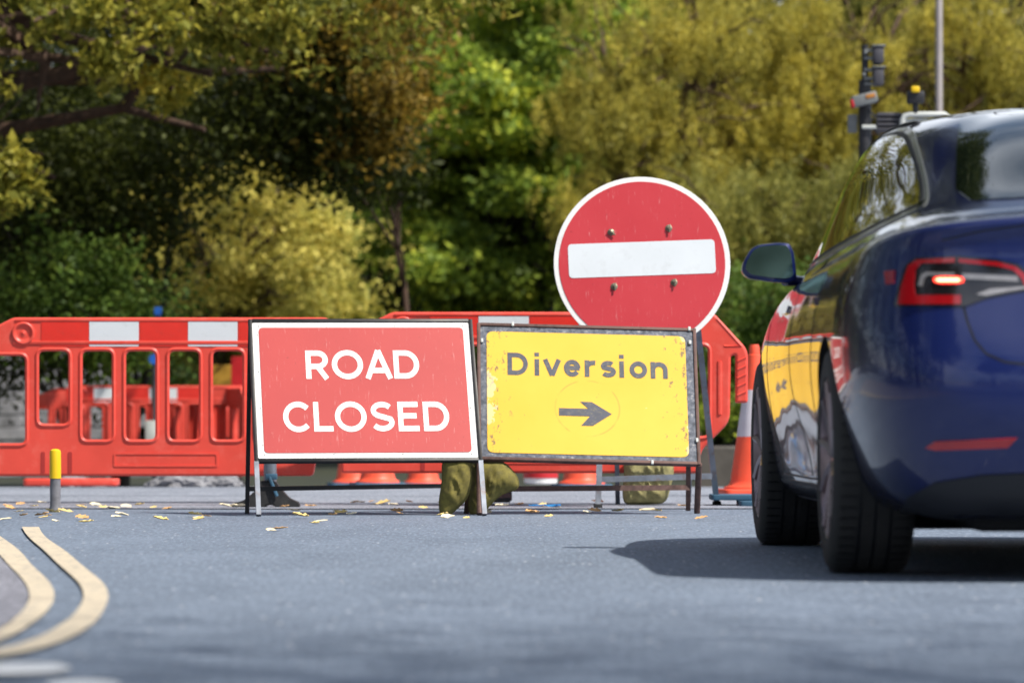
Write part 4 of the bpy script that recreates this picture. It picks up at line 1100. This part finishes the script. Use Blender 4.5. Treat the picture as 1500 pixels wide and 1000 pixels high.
def tree(name, label, cat, base, trunk_h, tr, blobs, layers, bark='bark', group=None, seed=1, limbs=None):
    """blobs are crown masses (x,y,z,rx,ry,rz) in world metres; layers = leaf sets spread through them"""
    rnd = random.Random(seed); rng = np.random.default_rng(seed)
    z0 = -.24 if base[1] > 45 else gz(0, base[1])
    if base[1] > 84: z0 = -.3+(base[1]-84)*.5
    T = thing(name, label, cat, (base[0],base[1],z0), 0, group)
    off = -np.array([base[0],base[1],z0]); BL = [(b[0]+off[0],b[1]+off[1],b[2]+off[2],b[3],b[4],b[5]) for b in blobs]
    bm = bmesh.new(); top = Vector((rnd.uniform(-.3,.3), rnd.uniform(-.3,.3), trunk_h))
    P = wiggle((0,0,-.1), top, 5, .02, rnd); tube(bm, P, [tr*1.35,tr*1.05,tr,tr*.92,tr*.85,tr*.7], 12)
    tg = [Vector(b[:3]) for b in BL]
    for q in (limbs or []): tg.append(Vector(q)+Vector(off))
    for i, t in enumerate(tg):
        s = P[rnd.choice((3,4,5))]; Q = wiggle(s, t, 6, .03, rnd); tube(bm, Q, [tr*.42,tr*.36,tr*.3,tr*.24,tr*.18,tr*.12,tr*.06], 8)
        for k in range(4):
            a = Q[rnd.randint(2,5)]; b_ = a+Vector((rnd.uniform(-1,1),rnd.uniform(-1,1),rnd.uniform(-.3,.9)))*(.5*(tg[i]-P[3]).length*.5)
            tube(bm, wiggle(a,b_,4,.04,rnd), [tr*.16,tr*.12,tr*.09,tr*.06,tr*.03], 6)
    obj('trunk', bm, M[bark], T, angle=60)
    for ly in layers:
        n, per, sig, size, mt = ly[:5]; kw = ly[5] if len(ly) > 5 else {}
        inner = kw.pop('inner', .55) if kw else .55; sel = kw.pop('sel', None) if kw else None; cl = kw.pop('clump', True) if kw else True
        bb = BL if sel is None else [BL[i] for i in sel]
        C = shell(bb, n, inner, rng, clump=cl); leafmesh('crown', C, per, sig, size, mt=M[mt], parent=T, rng=rng, **kw)
    return T
def fill(x0, y0, x1, y1, d0, d1, n, r0, r1, seed, flat=.8, cut=None):
    """many small crown masses through the volume of one crown"""
    rn_ = random.Random(seed); out = []
    while len(out) < n:
        px = rn_.uniform(x0,x1); py = rn_.uniform(y0,y1)
        if cut and not cut(px,py): continue
        r = rn_.uniform(r0,r1); out.append(B3(px, py, rn_.uniform(d0,d1), r, r, r*flat))
    return out
def B3(px, py, d, rx, ry, rz):      # a crown mass placed by where it stands at distance d
    p = at(px, py, d); return (p.x, p.y, p.z, rx, ry, rz)

# big oak at the left: its crown reaches towards the viewer, high over the dark undergrowth
tree('oak_tree', 'big overhanging oak at the upper left with sunlit yellow green edges', 'tree', (-7.6,41), 3.4, .38,
     [(-7.5,41,8.0,4.5,4.5,3.2),(-4.5,39.5,7.4,3.4,3.6,2.8),(-2.2,39,6.9,2.6,3,2.5),(-6.5,42.5,12.5,4.2,3.5,3.2),(-2.6,43,12,3.2,3,3),(-5.5,43.5,17.5,4.5,3.2,3.2),(-1.6,44,16.5,3.2,3,3),B3(60,-20,36.8,1.1,.9,.55),B3(190,30,36.8,.9,.8,.38),B3(330,30,36.6,.8,.8,.35),B3(430,10,36.8,.8,.8,.45),B3(560,-20,37,.8,.8,.40),B3(40,60,37,.4,.6,.3),B3(310,110,37,.26,.4,.22),B3(185,95,36.6,.22,.3,.18),B3(405,80,36.6,.20,.3,.28),B3(700,-40,37,.8,.8,.3),B3(255,130,37.6,.3,.4,.25)],  # highest masses are added out of view to darken the car pillar's reflection
     [(900,30,(.22,.22,.14),.13,'oak',{'sel':[0,1,2],'inner':.5}),(2400,18,(.3,.3,.2),.22,'under',{'sel':[3,4,5,6],'inner':.3,'clump':False}),(230,24,(.11,.11,.06),.105,'oak',{'sel':[7,8,9,10,11,12,16],'inner':.5}),(44,20,(.07,.07,.06),.10,'oak',{'sel':[13,14,15,17]})], 'bark', seed=3,  # dark leaves on the highest masses put shade into that reflection
     limbs=[at(415,100,40),at(300,190,39.5),at(80,260,40)])
tree('hanging_branch_tree', 'slim tree with a cascade of rust brown leaves in the upper middle', 'tree', (-1.05,46.5), 3.0, .035,
     [B3(545,80,42.5,.42,.5,.6),B3(535,150,42.5,.35,.5,.5),B3(490,200,43,.5,.5,.6),B3(400,180,43,.8,.6,.4),B3(560,250,44,.22,.3,.3),B3(470,60,43,.3,.4,.3),B3(450,30,43,.9,.8,.8),B3(540,-60,43,1,.9,.9)],
     [(330,26,(.13,.13,.12),.085,'rusty_leaf',{'sel':[0,1,6,7]}),(380,26,(.13,.13,.12),.09,'under',{'sel':[2,3,4,5]})], 'bark', seed=8)
# undergrowth in the oak's shade
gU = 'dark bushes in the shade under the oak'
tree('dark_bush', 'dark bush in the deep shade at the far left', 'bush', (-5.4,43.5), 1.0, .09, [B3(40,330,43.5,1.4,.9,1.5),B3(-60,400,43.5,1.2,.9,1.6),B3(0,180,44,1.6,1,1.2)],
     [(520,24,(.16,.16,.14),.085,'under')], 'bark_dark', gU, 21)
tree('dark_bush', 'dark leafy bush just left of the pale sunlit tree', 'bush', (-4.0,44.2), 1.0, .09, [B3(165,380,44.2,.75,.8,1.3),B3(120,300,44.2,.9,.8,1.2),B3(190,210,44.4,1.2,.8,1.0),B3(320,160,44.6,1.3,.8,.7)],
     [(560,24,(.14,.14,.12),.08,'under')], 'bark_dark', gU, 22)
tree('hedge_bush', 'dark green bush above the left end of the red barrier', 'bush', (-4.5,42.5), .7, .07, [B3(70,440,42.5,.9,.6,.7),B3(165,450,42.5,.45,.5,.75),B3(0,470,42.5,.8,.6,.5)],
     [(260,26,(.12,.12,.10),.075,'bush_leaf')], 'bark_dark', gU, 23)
tree('leafy_branch_shrub', 'bright yellow green leafy spray at the left edge of the photo', 'shrub', (-5.0,36.5), 1.5, .05, [B3(0,215,36.5,.20,.2,.18),B3(8,270,36.5,.24,.2,.22),B3(-12,300,36.5,.28,.2,.16),B3(5,118,36.5,.12,.2,.08)],
     [(70,22,(.06,.06,.05),.10,'oak')], 'bark', seed=24)
# the pale tree, green trees, golden trees
tree('pale_tree', 'pale tan and yellow green tree in full sun above the left barrier', 'tree', (-3.9,60), 1.6, .14,
     [B3(285,320,60,.85,.8,.9),B3(340,400,60,1.2,.9,.9),B3(430,400,60,.9,.9,1.0),B3(260,430,60,.7,.7,.7),B3(400,480,60,1.3,.8,.7)]+fill(235,250,465,440,56.6,58.8,22,.25,.5,5),
     [(1500,26,(.11,.11,.09),.085,'tan_leaf',{'inner':.75}),(260,22,(.15,.15,.15),.09,'oak',{'sel':[3,4,5]})], seed=31)
gG = 'green trees behind the signs'
tree('green_tree', 'dark green tree left of centre, behind the pale tree', 'tree', (-1.8,67), 2.4, .2,
     [B3(560,230,66,1.3,1.1,1.2),B3(620,120,66,1.3,1.1,1.1),B3(560,360,66.5,1.2,1,1.0),B3(500,420,67,1.2,1,1),B3(640,20,66,1.5,1.2,1.1),B3(520,-60,67,1.6,1.4,1.2),B3(640,290,66,1.0,1.0,.9)]+fill(500,-20,680,440,63.6,65,26,.35,.7,11,.6),
     [(500,34,(.20,.20,.10),.12,'green_leaf',{'inner':.7,'sel':[0,1,2,3,4,5,6]}),(620,30,(.14,.14,.06),.125,'green_leaf',{'inner':.8,'sel':list(range(7,33))})], 'bark_dark', gG, 41)
tree('green_tree', 'bright sunlit green tree in the centre, left of the round disc', 'tree', (.3,66), 2.2, .2,
     [B3(700,160,65,1.0,1,.9),B3(760,230,65,1.0,1,.8),B3(700,330,65,1.1,1,.9),B3(790,120,65.5,1.1,1,1),B3(770,400,65,1.0,1,.8),B3(850,80,66,1.1,1,1),B3(740,20,66,1.3,1.1,1),B3(860,-50,66,1.6,1.2,1.2),B3(850,200,66,.9,.9,.8)]+fill(660,-20,900,430,62.6,64.4,34,.35,.75,12,.55),
     [(500,34,(.20,.20,.10),.13,'green_leaf',{'inner':.7,'sel':list(range(9))}),(900,30,(.14,.14,.06),.13,'green_leaf',{'inner':.8,'sel':list(range(9,43))})], 'bark_dark', gG, 42)
tree('shade_tree', 'deep green low tree behind the upper edge of the right barrier', 'tree', (.2,70), 1.5, .15,
     [B3(620,430,70,1.5,1,.9),B3(720,440,70,1.3,1,.9),B3(820,440,70,1.2,1,1.0),B3(500,470,70,1.3,1,.8),B3(560,540,70,1.5,1,.8),B3(820,550,70,1.5,1,.8),B3(350,540,70,2,1,.8)],
     [(850,24,(.18,.18,.15),.10,'bush_leaf')], 'bark_dark', gG, 43)
gW = 'golden drooping trees on the right'
tree('weeping_tree', 'golden weeping tree behind the round disc, its crown leaning left', 'tree', (2.5,62), 2.6, .2,
     [B3(900,260,61,.7,.7,.5),B3(980,200,61,1.0,1,.9),B3(1010,90,61,1.2,1,1.0),B3(1080,170,61,1.1,1,1),B3(930,330,61.5,.7,.8,.7),B3(1000,310,61.5,1.0,.9,.8),B3(1090,20,61.5,1.2,1,.9),B3(1020,-60,62,1.4,1.2,.9)]+fill(850,-20,1120,380,58.8,60.4,36,.30,.62,13,.75,lambda x,y: y > 560-.62*x),
     [(900,60,(.04,.04,.04),.06,'gold_leaf',{'droop':.36,'aspect':.36,'inner':.85,'sel':list(range(8,44))}),(420,50,(.05,.05,.04),.065,'gold_leaf',{'droop':.42,'aspect':.38,'sel':[0,1,2,3,6,7]}),(260,60,(.06,.06,.05),.065,'gold_low',{'droop':.5,'aspect':.38,'sel':[4,5]})], 'bark', gW, 51)
tree('weeping_tree', 'golden weeping tree filling the upper right corner behind the lamp column', 'tree', (6.2,64), 2.8, .24,
     [B3(1180,80,63,1.2,1,1.0),B3(1160,220,63,1.1,1,1),B3(1300,90,63.5,1.3,1,1.1),B3(1420,60,63.5,1.3,1,1.1),B3(1250,230,63,1.2,1,1),B3(1400,190,63.5,1.4,1,1),B3(1520,120,64,1.4,1,1.1),B3(1200,-50,64,1.5,1.2,1),B3(1400,-60,64,1.8,1.2,1),B3(1540,-20,64,1.5,1.2,1.2)]+fill(1090,-20,1540,250,60.6,62.4,50,.32,.68,14,.75),
     [(1300,60,(.04,.04,.04),.06,'gold_leaf',{'droop':.36,'aspect':.36,'inner':.85,'sel':list(range(10,60))}),(650,50,(.05,.05,.04),.065,'gold_low',{'droop':.45,'aspect':.38,'sel':list(range(10))})], 'bark', gW, 52)
tree('weeping_tree', 'olive weeping tree beside the car mirror, lower and darker than its neighbours', 'tree', (4.4,58), 2.0, .15,
     [B3(1110,320,57.5,1.1,.9,.9),B3(1190,330,57.5,1.0,.9,.9),B3(1060,400,58,.9,.9,.7),B3(1280,330,58,1.2,.9,1),B3(1150,420,58,1,.8,.7)]+fill(1000,260,1260,440,55.8,57,20,.3,.55,15),
     [(900,56,(.05,.05,.05),.065,'gold_low',{'droop':.45,'aspect':.38})], 'bark', gW, 53)
gR = 'low dark bushes beyond the right barrier'
tree('low_bush', 'dark green bush right of the round disc, below the car mirror', 'bush', (3.1,50), .8, .07, [B3(1070,470,50,.7,.6,.6),B3(1110,540,50,.7,.6,.5),B3(1010,520,50,.7,.6,.6),B3(1180,480,50,.8,.6,.7)],
     [(380,26,(.12,.12,.10),.085,'bush_leaf')], 'bark_dark', gR, 61)
tree('low_bush', 'small bright green bush between the barrier end and the tall cone', 'bush', (2.35,44), .3, .04, [B3(1088,600,44,.35,.3,.22),B3(1050,605,44,.4,.3,.2),B3(1150,600,44,.4,.3,.25)],
     [(110,24,(.08,.08,.05),.07,'green_leaf')], 'bark_dark', gR, 62)
# dense evergreens close the view behind
gE = 'dense dark evergreens at the back of the wood'
for i, (x, lab) in enumerate(((-11,'outermost dark evergreen behind the oak at the left'),(-6.5,'dark evergreen behind the pale tree'),(-2,'dark evergreen behind the left green tree'),(2.5,'dark evergreen behind the centre green tree'),(7,'dark evergreen behind the first golden tree'),(11.5,'dark evergreen behind the corner golden tree'),(16,'outermost dark evergreen at the right'))):
    y = 82+(i%2)*1.5
    tree('dark_evergreen', lab, 'tree', (x,y), 3, .25, [(x,y,1.2,3,1.5,1.8),(x-.8,y,4,2.8,1.6,2.2),(x+.8,y,6.5,2.8,1.6,2.2),(x,y,9.5,2.6,1.6,2.4)],
         [(1500,16,(.3,.3,.25),.25,'under',{'inner':.4,'clump':False})], 'bark_dark', gE, 70+i)
# trees beside and behind the camera that shade the foreground and stand in the car's paint
gS = 'street trees beside and behind the camera'
rg = np.random.default_rng(33)
T = thing('street_tree', 'thinly leaved street tree right of the camera shading the near road', 'tree', (5.2,3.6,0), 0, gS)
leafmesh('crown', rg.normal(0,1,(40000,3))*np.array([3.0,1.5,.8])+np.array([1.2,-.9,10.2]), 1, (.05,.05,.05), .07, mt=M['oak'], parent=T, rng=rg)
bm = bmesh.new(); rn_ = random.Random(2); tube(bm, wiggle((0,0,-.1),(.6,-.4,7.6),5,.02,rn_), [.2,.17,.15,.14,.13,.11], 10)
for k in range(9): tube(bm, wiggle((.55,-.37,7.0+.06*k),(1.2+3.4*math.cos(k*.7),-.9+1.9*math.sin(k*.7),9.8+.3*(k%3)),6,.03,rn_), [.08,.06,.05,.04,.03,.02,.01], 6)
obj('trunk', bm, M['bark_dark'], T, angle=60)
for i, (x, y, h, lab) in enumerate(((-2.4,9.5,8.6,'added unseen tree arching over the road from the left, darkening the car reflections'),(-3.0,29.5,11.8,'added unseen tree with a high crown beyond the signs, darkening the car reflections'),(-3.9,20.8,9.4,'added unseen tree arching over the road level with the signs, darkening the car reflections'),(4.4,-3.0,7.8,'street tree just behind the camera on the right'),(-5,-16,8.5,'street tree far behind the camera on the left'),(1.5,-20,8.5,'street tree far behind the camera in the middle'),(-8.5,1,7.5,'street tree left of the camera'),(-10.5,9,7,'street tree left of the road before the signs'))):  # high crowns over the road are added, unseen, to darken the car's reflections
    n_ = 1700 if i in (1,2) else 950
    tree('street_tree', lab, 'tree', (x-(2.6 if i < 3 else 0),y), h*.4, .2, [(x,y,h,3.0,2.4,1.9),(x-1.2,y+.2,h-.9,2.2,2.0,1.4),(x+1.3,y-.6,h-.8,2.4,2.0,1.8),(x,y-.4,h+2,2.4,2.2,1.8)],
         [(n_,18,(.32,.32,.22),.22,'under',{'inner':.2,'clump':i not in (1,2)})], 'bark_dark', gS, 90+i)  # dark leaf colour stands for shaded undersides mirrored in the paint
def hedge(a, b, h, w_, label, seed):  # unseen foliage row added to darken reflections in the car
    a = Vector((*a,0)); b = Vector((*b,0)); L_ = (b-a).length; mid = (a+b)/2; n = int(L_/2.2)
    T = thing('added_hedge', label, 'hedge', tuple(mid), 0, 'unseen hedges added to darken the car reflections')
    bl = [(a.x+(b.x-a.x)*(k+.5)/n-mid.x, a.y+(b.y-a.y)*(k+.5)/n-mid.y, h*(.45+.07*math.sin(k*2.1+seed)), w_, w_, h*(.5+.08*math.sin(k*1.7))) for k in range(n)]
    rg = np.random.default_rng(seed); leafmesh('foliage', shell(bl, n*int(h*11), .5, rg, clump=False), 14, (.3,.3,.28), .26, mt=M['under'], parent=T, rng=rg)
    bm = bmesh.new(); rn_ = random.Random(seed)
    for q in bl: tube(bm, wiggle((q[0],q[1],0),(q[0]+.2,q[1],h*.7),5,.03,rn_), [.12,.10,.08,.07,.05,.03], 8)
    obj('stems', bm, M['bark_dark'], T)
hedge((-9.8,0),(-9.8,52), 10, 1.6, 'added unseen tall hedge left of the road, darkening the car reflections', 5)
hedge((-14,-27),(16,-27), 5.0, 1.6, 'added unseen tall hedge behind the camera, darkening the car reflections', 6)

# ------------------------------------------------------------------ fallen leaves and litter
LM = [pm('dry_leaf_pale', (.80,.70,.50), .8, var=.2, vs=20), pm('dry_leaf_orange', (.66,.38,.16), .8, var=.25, vs=20), pm('dry_leaf_yellow', (.78,.58,.22), .8, var=.2, vs=20)]
LMesh = []
for k in range(6):
    rnd = random.Random(k+5); bm = bmesh.new(); n = 7; top = []; mid = []; bt = []
    cur = rnd.uniform(.1,.3)
    for i in range(n):
        t = i/(n-1); wd = .42*math.sin(PI*t)**.7*(1+.35*math.sin(t*19+k)); z = cur*(t-.5)**2*1.2+.03
        top.append(bm.verts.new((t-.5, wd, z+.20*wd+rnd.uniform(0,.08)))); mid.append(bm.verts.new((t-.5, .02*math.sin(5*t), z))); bt.append(bm.verts.new((t-.5, -wd, z+.22*wd+rnd.uniform(0,.08))))
    for i in range(n-1):
        bm.faces.new((mid[i],mid[i+1],top[i+1],top[i])); bm.faces.new((bt[i],bt[i+1],mid[i+1],mid[i]))
    bmesh.ops.recalc_face_normals(bm, faces=bm.faces)
    bmesh.ops.remove_doubles(bm, verts=bm.verts, dist=.001)
    me = bpy.data.meshes.new('leaf'); bm.to_mesh(me); bm.free(); me.materials.append(LM[k%3]); LMesh.append(me)
spots = [(397,781),(409,778),(460,770),(470,767),(488,757),(500,754),(515,756),(586,755),(683,762),(712,753),(780,754),(805,760),(860,754),(870,752),(962,751),(948,751),(968,762),(126,768),(82,767),(70,758),(28,752),(8,764),(120,762),(235,764),(290,762),(303,759),(290,764),(165,748),(245,748),(96,752),(185,745),(120,742),(225,746),(430,751),(455,744),(440,759),(520,739),(545,737),(560,740),(575,742),(600,738),(648,757),(735,744),(760,742),(795,743),(815,746),(30,741),(50,744),(60,739),(15,747),(205,742),(330,744),(1001,744),(905,752),(655,762),(35,758)]
rnd = random.Random(12)
for _ in range(22): spots.append((rnd.uniform(0,1040), 738+rnd.random()**1.5*26))
for i, (px,py) in enumerate(spots):
    k = i % 6; p = G(px+rnd.uniform(-1,1),py)
    o = bpy.data.objects.new('fallen_leaf', LMesh[k]); COL.objects.link(o)
    s = rnd.uniform(.035,.072); o.location = (p.x, p.y, .010); o.scale = (s*rnd.uniform(.9,1.4),s,s*rnd.uniform(.7,1.3)); o.rotation_euler = (rnd.uniform(-.1,.3),rnd.uniform(-.2,.2),rnd.uniform(-.7,.7))
    cn = ('pale','orange brown','yellow')[k%3]
    tag(o, 'small curled '+cn+' dry leaf lying on the road near the signs', 'leaf', cn+' leaves fallen on the road')
bm = bmesh.new(); rnd = random.Random(3)
gr_ = [[bm.verts.new((-.07+.02*i, -.05+.02*j, .012+.012*rnd.random())) for i in range(9)] for j in range(6)]
for j in range(5):
    for i in range(8): bm.faces.new((gr_[j][i],gr_[j][i+1],gr_[j+1][i+1],gr_[j+1][i]))
bmesh.ops.solidify(bm, geom=bm.faces[:], thickness=.002)
o = obj('plastic_scrap', bm, pm('blue_scrap', (.03,.35,.75), .5), None, Matrix.Translation(G(795,746)+Vector((0,0,.004))), angle=20)
tag(o, 'bright blue plastic scrap on the road below the yellow sign', 'litter')
